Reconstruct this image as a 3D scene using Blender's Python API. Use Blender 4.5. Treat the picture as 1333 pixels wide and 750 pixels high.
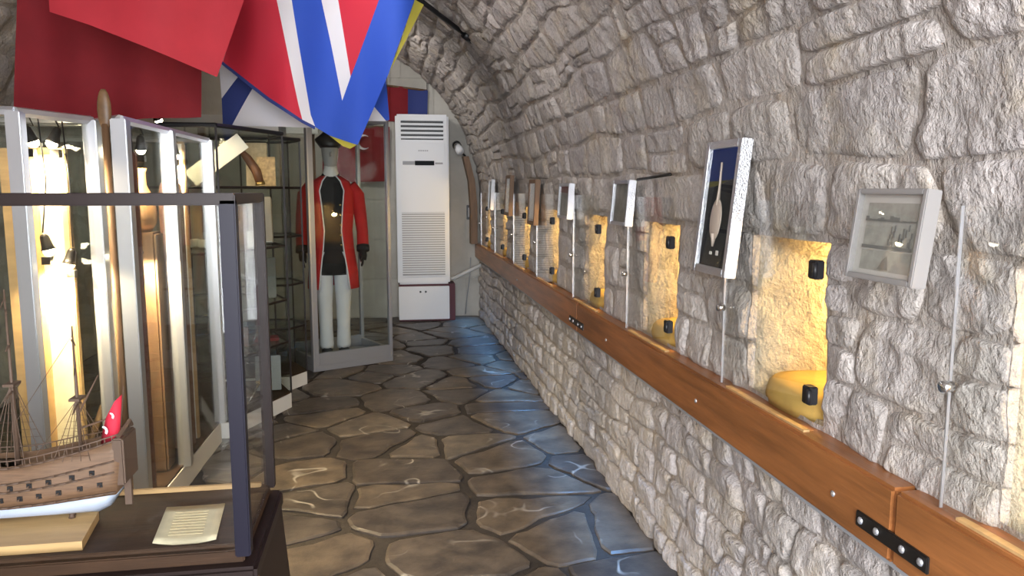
import bpy, bmesh, math, random
import numpy as np
from mathutils import Vector, Matrix, Euler
from mathutils.geometry import tessellate_polygon
random.seed(11)
rng = np.random.RandomState(5)
sc = bpy.context.scene
for o in list(bpy.data.objects): bpy.data.objects.remove(o)
COL = sc.collection
PI = math.pi
# ------------------------------------------------------------------ camera
FPX, EYE = 1000.0, 1.5
TH = math.atan(128/FPX); PS = math.atan(166.5/FPX*math.cos(TH))
FW = Vector((math.sin(PS)*math.cos(TH), math.cos(PS)*math.cos(TH), -math.sin(TH)))
RT = Vector((math.cos(PS), -math.sin(PS), 0)); UP = RT.cross(FW)
CAM = Vector((0, 0, EYE))
cd = bpy.data.cameras.new('camera'); co = bpy.data.objects.new('camera', cd); COL.objects.link(co)
co.matrix_world = Matrix(((RT.x, UP.x, -FW.x, CAM.x), (RT.y, UP.y, -FW.y, CAM.y), (RT.z, UP.z, -FW.z, CAM.z), (0, 0, 0, 1)))
cd.sensor_width = 36; cd.lens = 36*FPX/1333; cd.clip_start = .02; sc.camera = co
# ------------------------------------------------------------------ daylight through the open end of the vault
w = bpy.data.worlds.new('sky'); sc.world = w; w.use_nodes = True
bg = w.node_tree.nodes['Background']; bg.inputs[0].default_value = (.93, .955, 1.0, 1); bg.inputs[1].default_value = 11.0
DOOR = (-.95, 1.02, 2.85)          # unseen doorway behind camera, sized for the daylight: x from, x to, height
pl_ = bpy.data.lights.new('doorway_portal', 'AREA'); pl_.shape = 'RECTANGLE'; pl_.size = DOOR[1]-DOOR[0]; pl_.size_y = DOOR[2]; pl_.cycles.is_portal = True
po_ = bpy.data.objects.new('doorway_portal', pl_); COL.objects.link(po_); po_.location = ((DOOR[0]+DOOR[1])/2, -1.1, DOOR[2]/2); po_.rotation_euler = (PI/2, 0, 0)
sc.view_settings.view_transform = 'Standard'; sc.view_settings.look = 'None'
sc.view_settings.gamma = 1; sc.view_settings.use_curve_mapping = False
sc.view_settings.exposure = 0.85
sc.cycles.use_denoising = True
sc.cycles.max_bounces = 8; sc.cycles.transparent_max_bounces = 24; sc.cycles.sample_clamp_indirect = 6
sc.cycles.caustics_reflective = False; sc.cycles.caustics_refractive = False

def ray(px, py): return FW + RT*((px-666.5)/FPX) + UP*((375-py)/FPX)
def onX(px, py, X): d = ray(px, py); return CAM + d*(X/d.x)
def onY(px, py, Y): d = ray(px, py); return CAM + d*(Y/d.y)
def onZ(px, py, Z): d = ray(px, py); return CAM + d*((Z-EYE)/d.z)

# ------------------------------------------------------------------ materials
MATS = {}
def mat(name, col, rough=.6, metal=0, var=.0, vscale=8, bump=0, bscale=40, col2=None, emit=None, stretch=None, rand=0, spec=.5, coat=0):
    if name in MATS: return MATS[name]
    m = bpy.data.materials.new(name); m.use_nodes = True; nt = m.node_tree; N = nt.nodes; L = nt.links
    b = N['Principled BSDF']
    b.inputs['Base Color'].default_value = (*col, 1); b.inputs['Roughness'].default_value = rough; b.inputs['Metallic'].default_value = metal
    b.inputs['Specular IOR Level'].default_value = spec
    if coat: b.inputs['Coat Weight'].default_value = coat; b.inputs['Coat Roughness'].default_value = .15
    if emit: b.inputs['Emission Color'].default_value = (*emit[0], 1); b.inputs['Emission Strength'].default_value = emit[1]
    geo = N.new('ShaderNodeNewGeometry'); vec = geo.outputs['Position']
    if stretch:
        mp = N.new('ShaderNodeMapping'); mp.inputs['Scale'].default_value = stretch; L.new(vec, mp.inputs[0]); vec = mp.outputs[0]
    c2 = col2 or tuple(max(0, c*(1-var)) for c in col)
    last = None
    if var or col2:
        n = N.new('ShaderNodeTexNoise'); n.inputs['Scale'].default_value = vscale; n.inputs['Detail'].default_value = 5; n.inputs['Roughness'].default_value = .6
        L.new(vec, n.inputs['Vector'])
        r = N.new('ShaderNodeValToRGB'); r.color_ramp.elements[0].position = .35; r.color_ramp.elements[1].position = .68
        r.color_ramp.elements[0].color = (*c2, 1); r.color_ramp.elements[1].color = (*col, 1)
        L.new(n.outputs['Fac'], r.inputs[0]); last = r.outputs[0]
    if rand:
        oi = N.new('ShaderNodeObjectInfo'); mr = N.new('ShaderNodeMapRange'); mr.inputs[3].default_value = 1-rand; mr.inputs[4].default_value = 1+rand
        L.new(oi.outputs['Random'], mr.inputs[0])
        mx = N.new('ShaderNodeMix'); mx.data_type = 'RGBA'; mx.blend_type = 'MULTIPLY'; mx.inputs[0].default_value = 1
        if last: L.new(last, mx.inputs[6])
        else: mx.inputs[6].default_value = (*col, 1)
        L.new(mr.outputs[0], mx.inputs[7]); last = mx.outputs[2]
    if last: L.new(last, b.inputs['Base Color'])
    if bump:
        n2 = N.new('ShaderNodeTexNoise'); n2.inputs['Scale'].default_value = bscale; n2.inputs['Detail'].default_value = 6
        L.new(vec, n2.inputs['Vector'])
        bp = N.new('ShaderNodeBump'); bp.inputs['Strength'].default_value = bump; bp.inputs['Distance'].default_value = .01
        L.new(n2.outputs['Fac'], bp.inputs['Height']); L.new(bp.outputs[0], b.inputs['Normal'])
    MATS[name] = m; return m

def stone_mat(name, c1, c2, c3, dark, rand=.12, warmband=True):
    m = bpy.data.materials.new(name); m.use_nodes = True; nt = m.node_tree; N = nt.nodes; L = nt.links
    b = N['Principled BSDF']; b.inputs['Roughness'].default_value = .85; b.inputs['Specular IOR Level'].default_value = .25
    geo = N.new('ShaderNodeNewGeometry'); P = geo.outputs['Position']
    def noise(scale, det=5, rough=.6, vec=P):
        n = N.new('ShaderNodeTexNoise'); n.inputs['Scale'].default_value = scale; n.inputs['Detail'].default_value = det; n.inputs['Roughness'].default_value = rough
        L.new(vec, n.inputs['Vector']); return n.outputs['Fac']
    def ramp(f, a, ca, bb, cb):
        r = N.new('ShaderNodeValToRGB'); e = r.color_ramp.elements; e[0].position = a; e[0].color = ca; e[1].position = bb; e[1].color = cb
        L.new(f, r.inputs[0]); return r.outputs[0]
    def mix(f, a, bb, mode='MIX'):
        x = N.new('ShaderNodeMix'); x.data_type = 'RGBA'; x.blend_type = mode
        if isinstance(f, float): x.inputs[0].default_value = f
        else: L.new(f, x.inputs[0])
        for s, v in ((6, a), (7, bb)):
            if isinstance(v, tuple): x.inputs[s].default_value = (*v, 1)
            else: L.new(v, x.inputs[s])
        return x.outputs[2]
    W = (1, 1, 1, 1); K = (0, 0, 0, 1)
    base = mix(ramp(noise(2.2), .38, K, .62, W), c1, c2)
    base = mix(ramp(noise(5.5), .52, K, .72, W), base, c3)
    base = mix(ramp(noise(26, 6, .7), .62, K, .78, (.55, .55, .55, 1)), base, dark)
    # mottling
    base = mix(.6, base, ramp(noise(60, 4, .7), .3, (.6, .6, .6, 1), .7, (1.15, 1.13, 1.1, 1)), 'MULTIPLY')
    if rand:
        oi = N.new('ShaderNodeObjectInfo'); mr = N.new('ShaderNodeMapRange'); mr.inputs[3].default_value = 1-rand; mr.inputs[4].default_value = 1+rand
        L.new(oi.outputs['Random'], mr.inputs[0]); base = mix(1.0, base, mr.outputs[0], 'MULTIPLY')
    L.new(base, b.inputs['Base Color'])
    # chisel marks and pitting
    mp = N.new('ShaderNodeMapping'); mp.inputs['Scale'].default_value = (1, 1, .6); mp.inputs['Rotation'].default_value = (.35, 0, 0); L.new(P, mp.inputs[0])
    f1 = noise(48, 5, .7, mp.outputs[0]); f2 = noise(22, 4, .6)
    ad = N.new('ShaderNodeMath'); ad.operation = 'MULTIPLY_ADD'; L.new(f2, ad.inputs[0]); ad.inputs[1].default_value = 1.6; L.new(f1, ad.inputs[2])
    bp = N.new('ShaderNodeBump'); bp.inputs['Strength'].default_value = .8; bp.inputs['Distance'].default_value = .024
    L.new(ad.outputs[0], bp.inputs['Height']); L.new(bp.outputs[0], b.inputs['Normal'])
    return m

M_STONE = stone_mat('rough limestone', (.60, .55, .51), (.53, .485, .475), (.60, .52, .42), (.32, .25, .19))
M_MORTAR = stone_mat('lime mortar', (.53, .475, .43), (.48, .43, .40), (.46, .37, .28), (.26, .20, .15), 0)
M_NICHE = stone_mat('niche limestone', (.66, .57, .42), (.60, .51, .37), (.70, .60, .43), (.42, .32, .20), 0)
M_FLAG = None

def flagstone_mat():
    m = bpy.data.materials.new('polished flagstone'); m.use_nodes = True; nt = m.node_tree; N = nt.nodes; L = nt.links
    b = N['Principled BSDF']; b.inputs['Roughness'].default_value = .42; b.inputs['Specular IOR Level'].default_value = .4
    geo = N.new('ShaderNodeNewGeometry'); P = geo.outputs['Position']
    oi = N.new('ShaderNodeObjectInfo')
    def noise(scale, det=5, rough=.6):
        n = N.new('ShaderNodeTexNoise'); n.inputs['Scale'].default_value = scale; n.inputs['Detail'].default_value = det; n.inputs['Roughness'].default_value = rough
        L.new(P, n.inputs['Vector']); return n.outputs['Fac']
    r0 = N.new('ShaderNodeValToRGB'); e = r0.color_ramp.elements
    e[0].position = 0; e[0].color = (.075, .062, .054, 1); e[1].position = 1; e[1].color = (.135, .115, .097, 1)
    x = e.new(.35); x.color = (.095, .085, .082, 1); x = e.new(.7); x.color = (.125, .10, .078, 1)
    L.new(oi.outputs['Random'], r0.inputs[0])
    r1 = N.new('ShaderNodeValToRGB'); r1.color_ramp.elements[0].position = .35; r1.color_ramp.elements[0].color = (.55, .55, .57, 1); r1.color_ramp.elements[1].position = .68; r1.color_ramp.elements[1].color = (1.35, 1.3, 1.2, 1)
    L.new(noise(7), r1.inputs[0])
    mx = N.new('ShaderNodeMix'); mx.data_type = 'RGBA'; mx.blend_type = 'MULTIPLY'; mx.inputs[0].default_value = 1
    L.new(r0.outputs[0], mx.inputs[6]); L.new(r1.outputs[0], mx.inputs[7])
    # pale calcite veins: thin iso-lines of a slow noise
    n = noise(2.6, 2, .5); sb = N.new('ShaderNodeMath'); sb.operation = 'SUBTRACT'; sb.inputs[1].default_value = .56; L.new(n, sb.inputs[0])
    ab = N.new('ShaderNodeMath'); ab.operation = 'ABSOLUTE'; L.new(sb.outputs[0], ab.inputs[0])
    mr = N.new('ShaderNodeMapRange'); mr.inputs[1].default_value = .002; mr.inputs[2].default_value = .012; mr.inputs[3].default_value = .75; mr.inputs[4].default_value = 0
    L.new(ab.outputs[0], mr.inputs[0])
    g = N.new('ShaderNodeMapRange'); g.inputs[1].default_value = .5; g.inputs[2].default_value = .62; L.new(noise(3.3, 2), g.inputs[0])
    mm = N.new('ShaderNodeMath'); mm.operation = 'MULTIPLY'; L.new(mr.outputs[0], mm.inputs[0]); L.new(g.outputs[0], mm.inputs[1])
    m2 = N.new('ShaderNodeMix'); m2.data_type = 'RGBA'; L.new(mm.outputs[0], m2.inputs[0]); L.new(mx.outputs[2], m2.inputs[6]); m2.inputs[7].default_value = (.42, .39, .35, 1)
    L.new(m2.outputs[2], b.inputs['Base Color'])
    bp = N.new('ShaderNodeBump'); bp.inputs['Strength'].default_value = .35; bp.inputs['Distance'].default_value = .01
    L.new(noise(14, 5), bp.inputs['Height']); L.new(bp.outputs[0], b.inputs['Normal'])
    return m
M_FLAG = flagstone_mat()

def glass_mat(name, tint=(1, 1, 1), refl=.8):
    m = bpy.data.materials.new(name); m.use_nodes = True; nt = m.node_tree; N = nt.nodes; L = nt.links
    for n in list(N):
        if n.type == 'BSDF_PRINCIPLED': N.remove(n)
    out = [n for n in N if n.type == 'OUTPUT_MATERIAL'][0]
    t = N.new('ShaderNodeBsdfTransparent'); t.inputs[0].default_value = (*tint, 1)
    g = N.new('ShaderNodeBsdfGlossy'); g.inputs['Roughness'].default_value = .015; g.inputs[0].default_value = (1, 1, 1, 1)
    fr = N.new('ShaderNodeFresnel'); ge = N.new('ShaderNodeNewGeometry'); io = N.new('ShaderNodeMapRange')
    io.inputs[3].default_value = 1.45; io.inputs[4].default_value = 1/1.45; L.new(ge.outputs['Backfacing'], io.inputs[0]); L.new(io.outputs[0], fr.inputs[0])   # thin sheet: no total reflection at its rear face
    mu = N.new('ShaderNodeMath'); mu.operation = 'MULTIPLY'; mu.inputs[1].default_value = refl; L.new(fr.outputs[0], mu.inputs[0])
    mx = N.new('ShaderNodeMixShader'); L.new(mu.outputs[0], mx.inputs[0]); L.new(t.outputs[0], mx.inputs[1]); L.new(g.outputs[0], mx.inputs[2])
    L.new(mx.outputs[0], out.inputs[0]); return m
M_GLASS = glass_mat('clear glass', (.985, .99, .987), .6)
M_GLASSG = glass_mat('greenish showcase glass', (.94, .955, .94), .6)
M_WOODBEAM = mat('varnished pine beam', (.40, .15, .045), .42, var=.45, vscale=3.2, stretch=(9, .7, 9), bump=.15, bscale=10, coat=.25)
M_WOODDECK = mat('dark wood deck', (.055, .028, .014), .55, spec=.2, var=.4, vscale=4, stretch=(1, 9, 9), bump=.1)
M_WOODLT = mat('light wood', (.62, .40, .18), .45, var=.25, vscale=4, stretch=(1, 8, 8))
M_WOODBR = mat('brown wood', (.20, .11, .055), .55, var=.35, vscale=5, stretch=(8, 8, 1))
M_HULL = mat('ship planking', (.18, .098, .052), .6, var=.35, vscale=20, stretch=(1, 6, 12))
M_HULLDK = mat('ship dark trim', (.10, .06, .04), .6)
M_HULLB = mat('pale hull bottom', (.42, .48, .60), .45, var=.1)
M_DARK = mat('dark bronze frame', (.016, .009, .008), .4, spec=.25)
M_DKBLUE = mat('black anodised post', (.010, .009, .018), .35, spec=.18)
M_BLACK = mat('black plastic', (.012, .012, .014), .4)
M_IRON = mat('black iron', (.03, .027, .025), .45, .6)
M_ALU = mat('brushed aluminium', (.62, .63, .66), .32, .75)
M_ALUD = mat('aluminium frame', (.42, .43, .46), .4, .6)
M_SILVER = mat('silver leaf frame', (.62, .63, .66), .3, .9, bump=.5, bscale=180)
M_CHROME = mat('chrome', (.8, .8, .8), .12, 1)
M_WHITE = mat('white enamel', (.80, .82, .85), .4)
M_WHITEP = mat('white painted board', (.74, .74, .72), .55)
M_GREYP = mat('grey plastic', (.35, .36, .38), .5)
M_LCD = mat('dark display', (.015, .017, .02), .6, spec=.1)
M_PLASTER = mat('pale plaster block', (.56, .54, .49), .85, var=.18, vscale=3, bump=.3, bscale=30, rand=.05)
M_GROUT = mat('dark floor grout', (.045, .036, .031), .8, var=.4, vscale=9, bump=.5, bscale=40)
M_PAPER = mat('cream paper', (.78, .70, .48), .8, var=.12, vscale=30)
M_PAPERW = mat('white paper', (.85, .84, .80), .8)
M_CARD = mat('aged card', (.62, .50, .32), .8, var=.3, vscale=25)
M_BOOK = mat('beige book cloth', (.50, .43, .34), .8, var=.15)
M_REDC = mat('red flag cloth', (.50, .025, .04), .8, var=.12, vscale=6)
M_REDD = mat('crimson flag cloth', (.24, .010, .018), .85, var=.12, vscale=6)
M_REDB = mat('bright red cloth', (.62, .02, .05), .75)
M_WHITEC = mat('white flag cloth', (.80, .79, .84), .8)
M_BLUEC = mat('blue flag cloth', (.025, .09, .55), .75)
M_NAVYC = mat('navy flag cloth', (.03, .05, .22), .8)
M_YELC = mat('yellow fringe', (.50, .44, .06), .8)
M_COAT = mat('red wool', (.55, .02, .02), .85, var=.15, vscale=20)
M_VEST = mat('black wool', (.012, .012, .014), .85)
M_TROUS = mat('white cotton', (.74, .76, .80), .85, var=.08, vscale=12)
M_GREYC = mat('grey fabric head', (.42, .41, .40), .85)
M_BRASS = mat('brass', (.70, .50, .18), .3, 1)
M_LEATH = mat('brown leather', (.22, .09, .04), .55, var=.3)
M_STEEL = mat('blade steel', (.55, .55, .55), .25, 1)
M_MAROON = mat('maroon panel', (.10, .02, .03), .6)
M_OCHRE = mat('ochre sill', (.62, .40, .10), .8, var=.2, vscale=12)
M_BULB = mat('glowing halogen bulb', (1, .9, .7), .3, emit=((1, .82, .55), 40))
M_BULBN = mat('glowing niche bulb', (1, .8, .4), .3, emit=((1, .66, .25), 12))

# ------------------------------------------------------------------ object helpers
def mw(o):
    M = Matrix.Identity(4)
    while o: M = o.matrix_basis @ M; o = o.parent
    return M
def tag(o, label=None, cat=None, group=None, kind=None):
    if label: o['label'] = label
    if cat: o['category'] = cat
    if group: o['group'] = group
    if kind: o['kind'] = kind
    return o
def thing(name, label, cat, loc=(0, 0, 0), rz=0, group=None, rx=0):
    o = bpy.data.objects.new(name, None); COL.objects.link(o); o.location = loc; o.rotation_euler = (rx, 0, rz); o.empty_display_size = .1
    return tag(o, label, cat, group)
def link_mesh(name, V, F, m, parent=None, smooth=False, local=True, center=False):
    me = bpy.data.meshes.new(name); me.from_pydata([tuple(v) for v in V], [], F); me.update()
    bm = bmesh.new(); bm.from_mesh(me); bmesh.ops.recalc_face_normals(bm, faces=bm.faces); bm.to_mesh(me); bm.free()
    if smooth: me.polygons.foreach_set('use_smooth', [True]*len(me.polygons))
    me.materials.append(m)
    o = bpy.data.objects.new(name, me); COL.objects.link(o)
    if parent: o.parent = parent
    if not local and parent: me.transform(mw(parent).inverted())
    return o
class MB:
    def __init__(s): s.V = []; s.F = []
    def add(s, V, F):
        n = len(s.V); s.V += [tuple(v) for v in V]; s.F += [tuple(i+n for i in f) for f in F]; return s
    def box(s, x0, x1, y0, y1, z0, z1, M=None, bev=0):
        if bev <= 0:
            V = [Vector((x, y, z)) for z in (z0, z1) for y in (y0, y1) for x in (x0, x1)]
            F = [(0, 2, 3, 1), (4, 5, 7, 6), (0, 1, 5, 4), (2, 6, 7, 3), (0, 4, 6, 2), (1, 3, 7, 5)]
        else:
            bm = bmesh.new(); bmesh.ops.create_cube(bm, size=1)
            for v in bm.verts: v.co = Vector(((x0+x1)/2+v.co.x*(x1-x0), (y0+y1)/2+v.co.y*(y1-y0), (z0+z1)/2+v.co.z*(z1-z0)))
            bmesh.ops.bevel(bm, geom=bm.edges[:], offset=bev, segments=2, affect='EDGES')
            bm.verts.index_update(); V = [v.co.copy() for v in bm.verts]; F = [tuple(v.index for v in f.verts) for f in bm.faces]; bm.free()
        if M: V = [M @ v for v in V]
        return s.add(V, F)
    def tube(s, pts, rad, n=8, cap=True):
        pts = [Vector(p) for p in pts]
        if not hasattr(rad, '__len__'): rad = [rad]*len(pts)
        V = []; F = []; ref = None
        for i, p in enumerate(pts):
            d = (pts[min(i+1, len(pts)-1)]-pts[max(i-1, 0)]).normalized()
            if ref is None: ref = d.orthogonal().normalized()
            a = (ref-d*ref.dot(d)).normalized(); ref = a; b = d.cross(a)
            V += [p+(a*math.cos(2*PI*k/n)+b*math.sin(2*PI*k/n))*rad[i] for k in range(n)]
        for i in range(len(pts)-1):
            for k in range(n): F.append((i*n+k, i*n+(k+1) % n, (i+1)*n+(k+1) % n, (i+1)*n+k))
        if cap: F.append(tuple(range(n))[::-1]); F.append(tuple(range((len(pts)-1)*n, len(pts)*n)))
        return s.add(V, F)
    def loft(s, rings, cap=True, closed=True):
        n = len(rings[0]); V = [v for r in rings for v in r]; F = []
        for i in range(len(rings)-1):
            for k in range(n if closed else n-1): F.append((i*n+k, i*n+(k+1) % n, (i+1)*n+(k+1) % n, (i+1)*n+k))
        if cap: F.append(tuple(range(n))[::-1]); F.append(tuple(range((len(rings)-1)*n, len(rings)*n)))
        return s.add(V, F)
    def ell(s, c, r, n=14, m=9, M=None):
        rings = []
        for j in range(1, m):
            t = PI*j/m; rings.append([Vector((c[0]+r[0]*math.sin(t)*math.cos(2*PI*k/n), c[1]+r[1]*math.sin(t)*math.sin(2*PI*k/n), c[2]-r[2]*math.cos(t))) for k in range(n)])
        if M: rings = [[M @ v for v in q] for q in rings]
        return s.loft(rings)
    def prism(s, poly, z0, z1):
        n = len(poly); V = [(x, y, z0) for x, y in poly]+[(x, y, z1) for x, y in poly]
        F = [tuple(range(n))[::-1], tuple(range(n, 2*n))]+[(i, (i+1) % n, n+(i+1) % n, n+i) for i in range(n)]
        return s.add(V, F)
    def build(s, name, m, parent=None, smooth=False, local=False):
        return link_mesh(name, s.V, s.F, m, parent, smooth, local)
def ring(cx, cy, z, rx, ry, n=20, a0=0, a1=2*PI, closed=True):
    k = n if closed else n-1
    return [Vector((cx+rx*math.cos(a0+(a1-a0)*i/k), cy+ry*math.sin(a0+(a1-a0)*i/k), z)) for i in range(n)]
def copy_tree(o, parent=None):
    c = o.copy(); COL.objects.link(c); c.parent = parent
    for ch in list(o.children): copy_tree(ch, c)
    return c

# vectorised value noise
def _h(i, j, k):
    n = (i.astype(np.int64)*374761393+j.astype(np.int64)*668265263+k.astype(np.int64)*2147483647) & 0xffffffff
    n = ((n ^ (n >> 13))*1274126177) & 0xffffffff; n = n ^ (n >> 16)
    return (n & 0xffff)/32767.5-1
def vn(p):
    i = np.floor(p); f = p-i; f = f*f*(3-2*f); i = i.astype(np.int64); r = 0
    for a in (0, 1):
        for b in (0, 1):
            for c in (0, 1):
                wgt = (f[:, 0] if a else 1-f[:, 0])*(f[:, 1] if b else 1-f[:, 1])*(f[:, 2] if c else 1-f[:, 2])
                r = r+wgt*_h(i[:, 0]+a, i[:, 1]+b, i[:, 2]+c)
    return r
def fbm(p, o=3):
    r = 0; a = 1
    for k in range(o): r = r+a*vn(p*2**k+k*13.7); a *= .5
    return r

# ------------------------------------------------------------------ the vaulted passage
WX, SPR, RAD = 1.12, 1.35, 1.89; CX = WX-RAD
Y0, Y1 = -1.0, 9.1
SC = RAD*PI; STOT = 2*SPR+SC
def surf(s, y, h):
    s = np.asarray(s, float); a = np.clip((s-SPR)/RAD, 0, PI)
    x = CX+RAD*np.cos(a); z = SPR+RAD*np.sin(a); z = np.where(s < SPR, s, z); z = np.where(s > SPR+SC, STOT-s, z)
    return np.stack([x-np.cos(a)*h, np.asarray(y, float)+0*x, z-np.sin(a)*h], 1)
NEAR = [.78, 1.79, 2.80, 3.81, 4.90, 5.91, 7.03, 8.13]; OW = .42; OZ0, OZ1 = .885, 1.365
def in_open(s, y): return OZ0 < s < OZ1 and any(n < y < n+OW for n in NEAR)

def relief(s, y, p, k):
    w_ = .05*vn(p*5+3)
    q = np.stack([(np.asarray(y)+w_)*17, np.asarray(s)*5.5+2*w_*6, 0*p[:, 0]], 1)
    g = np.stack([(np.asarray(y)+w_)*9, (np.asarray(s)-w_)*10, 0*p[:, 0]+5], 1); t = np.clip((np.asarray(s)-1.5)/.6, 0, 1)
    r1 = (1-np.abs(vn(q)))*t+(1-t)*(1-np.abs(vn(g))); r2 = 1-np.abs(vn(q*np.array([2.3, 2.6, 1])*(t[:, None])+g*2.7*(1-t[:, None])+40)); lump = fbm(p*6+7, 3)
    return k*(1.15*r1**2+.55*r2**2+.9*lump-.65)
def backing(name, s0, s1, holes=False):
    S = sorted(set([round(v, 3) for v in np.arange(s0, s1, .05)]+[s1]+([OZ0, OZ1] if holes else [])))
    Ys = sorted(set([round(v, 3) for v in np.arange(Y0, Y1+.06, .04)]+([v for n in NEAR for v in (n, n+OW)] if holes else [])))
    A, B = np.meshgrid(S, Ys, indexing='ij'); s = A.ravel(); y = B.ravel()
    p = surf(s, y, 0*s); h = relief(s, y, p, .007 if name == 'wall_right' else .010)+.001
    V = surf(s, y, h); nS, nY = len(S), len(Ys); F = []
    for i in range(nS-1):
        for j in range(nY-1):
            if holes and in_open((S[i]+S[i+1])/2, (Ys[j]+Ys[j+1])/2): continue
            F.append((i*nY+j, i*nY+j+1, (i+1)*nY+j+1, (i+1)*nY+j))
    o = link_mesh(name, V, F, M_MORTAR, None, True); tag(o, kind='structure'); return o

def stone_geom(sb, st, yl, yr, sl, sr, amp, seed, nu, nv, rough):
    u, v = np.meshgrid(np.linspace(-1, 1, nu), np.linspace(-1, 1, nv), indexing='ij'); u = u.ravel(); v = v.ravel()
    y = (yl+sl*v)*(1-u)/2+(yr+sr*v)*(1+u)/2
    s = sb(y)*(1-v)/2+st(y)*(1+v)/2
    p0 = surf(s, y, 0*s)
    uu = np.abs(u); vv = np.abs(v)
    r = (uu**4+vv**4)**.25+.13*fbm(p0*9+seed, 2)
    prof = np.clip(1-np.clip(r, 0, 1.3)**9, -1.0, 1)
    tilt = (seed % 7-3)*.0022*u+(seed % 5-2)*.003*v
    h = amp*prof+np.where(prof > 0, 1, 0)*tilt*prof+relief(s, y, p0, rough)*np.clip(.35+prof, .0, 1)
    edge = (uu > .999) | (vv > .999); h = np.where(edge, np.minimum(h, -.02), h)
    V = surf(s, y, h)
    F = [(i*nv+j, i*nv+j+1, (i+1)*nv+j+1, (i+1)*nv+j) for i in range(nu-1) for j in range(nv-1)]
    return V, F
STONES = {'wall_right': [], 'ceiling': [], 'wall_left': []}
def lay_band(key, bounds, wmin, wmax, amp, rough, spans=None, wav=.2, y0=Y0, y1=Y1-.02):
    k0 = len(STONES[key])
    for r in range(len(bounds)-1):
        rowh = bounds[r+1]-bounds[r]
        def mk(c, k, last):
            a = 0 if last else wav*rowh
            return lambda y: c+a*vn(np.stack([np.asarray(y)*2.1, np.full_like(y, k*5.37+c*9), 0*np.asarray(y)], 1))
        sb = mk(bounds[r], 1, r == 0); st = mk(bounds[r+1], 1, r == len(bounds)-2)
        for (a, b) in (spans or [(y0, y1)]):
            ys = [a]
            while True:
                wd = random.uniform(wmin, wmax)
                if ys[-1]+wd > b-wmin*.6: break
                ys.append(ys[-1]+wd)
            ys.append(b)
            sl = [0]+[random.uniform(-.028, .028) for _ in ys[1:-1]]+[0]
            for i in range(len(ys)-1):
                yc = (ys[i]+ys[i+1])/2; s_c = (bounds[r]+bounds[r+1])/2
                p = surf([s_c], [yc], [0])[0]; d = float(np.linalg.norm(p-np.array(CAM)))
                vis = yc > .75 and (p[0] > -.2)
                split = random.random() < .2 and rowh > .13
                parts = [(sb, st)]
                if split:
                    q = random.uniform(.4, .6); mid = (lambda y, q=q, sb=sb, st=st: sb(y)*(1-q)+st(y)*q); parts = [(sb, mid), (mid, st)]
                for (pb, pt) in parts:
                    n = (30, 22) if vis and d < 2.7 else (19, 14) if vis and d < 4.6 else (11, 9) if vis else (6, 5)
                    if d < 2.0 and vis: n = (42, 30)
                    g = stone_geom(pb, pt, ys[i], ys[i+1], sl[i], sl[i+1], amp*random.uniform(.55, 1.25), random.randint(0, 999), *n, rough)
                    size = (ys[i+1]-ys[i])*rowh/d**2*(1 if vis else .001)
                    STONES[key].append((size, g))
piers = []
e = [Y0]+[v for n in NEAR for v in (n, n+OW)]+[Y1-.02]
piers = [(e[i], e[i+1]) for i in range(0, len(e), 2)]
def rows(a, b, h):
    n = max(1, round((b-a)/h)); c = [a]
    for i in range(1, n): c.append(a+(b-a)*i/n+random.uniform(-.12, .12)*h)
    return c+[b]
lay_band('wall_right', rows(-.02, .715, .125), .12, .30, .022, .0075, wav=.34)
lay_band('wall_right', rows(.86, OZ1+.01, .165), .14, .36, .013, .0085, spans=piers, wav=.24)
lay_band('wall_right', rows(OZ1+.01, 1.92, .18), .20, .52, .015, .009, wav=.26)
lay_band('ceiling', rows(1.92, SPR+SC*.5, .165), .14, .44, .016, .013, wav=.36)
lay_band('ceiling', rows(SPR+SC*.5, SPR+SC-.6, .24), .3, .55, .034, .016, wav=.26)
lay_band('wall_left', rows(SPR+SC-.6, STOT+.02, .24), .3, .55, .03, .012, wav=.26)
SHELL = {'wall_right': backing('wall_right', 0, 1.92, True), 'ceiling': backing('ceiling', 1.92, SPR+SC-.6), 'wall_left': backing('wall_left', SPR+SC-.6, STOT)}
for key, lst in STONES.items():
    lst.sort(key=lambda t: -t[0]); par = SHELL[key]; ntop = 0 if key == 'wall_left' else 290
    for size, (V, F) in lst[:ntop]:
        c = V.mean(0); o = link_mesh('stone', V-c, F, M_STONE, par, True); o.location = c
    B = MB()
    for size, (V, F) in lst[ntop:]: B.add(V, F)
    if B.V: tag(B.build('stones', M_STONE, par, True, True), kind='stuff')

beside = ['near the open end of the vault', 'under the silver framed spoon', 'just past the silver framed spoon', 'between two small silver framed pictures', 'beyond the second small silver framed picture',
          'between two brown framed pictures', 'second from the wooden corner post', 'right beside the wooden corner post']
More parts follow.
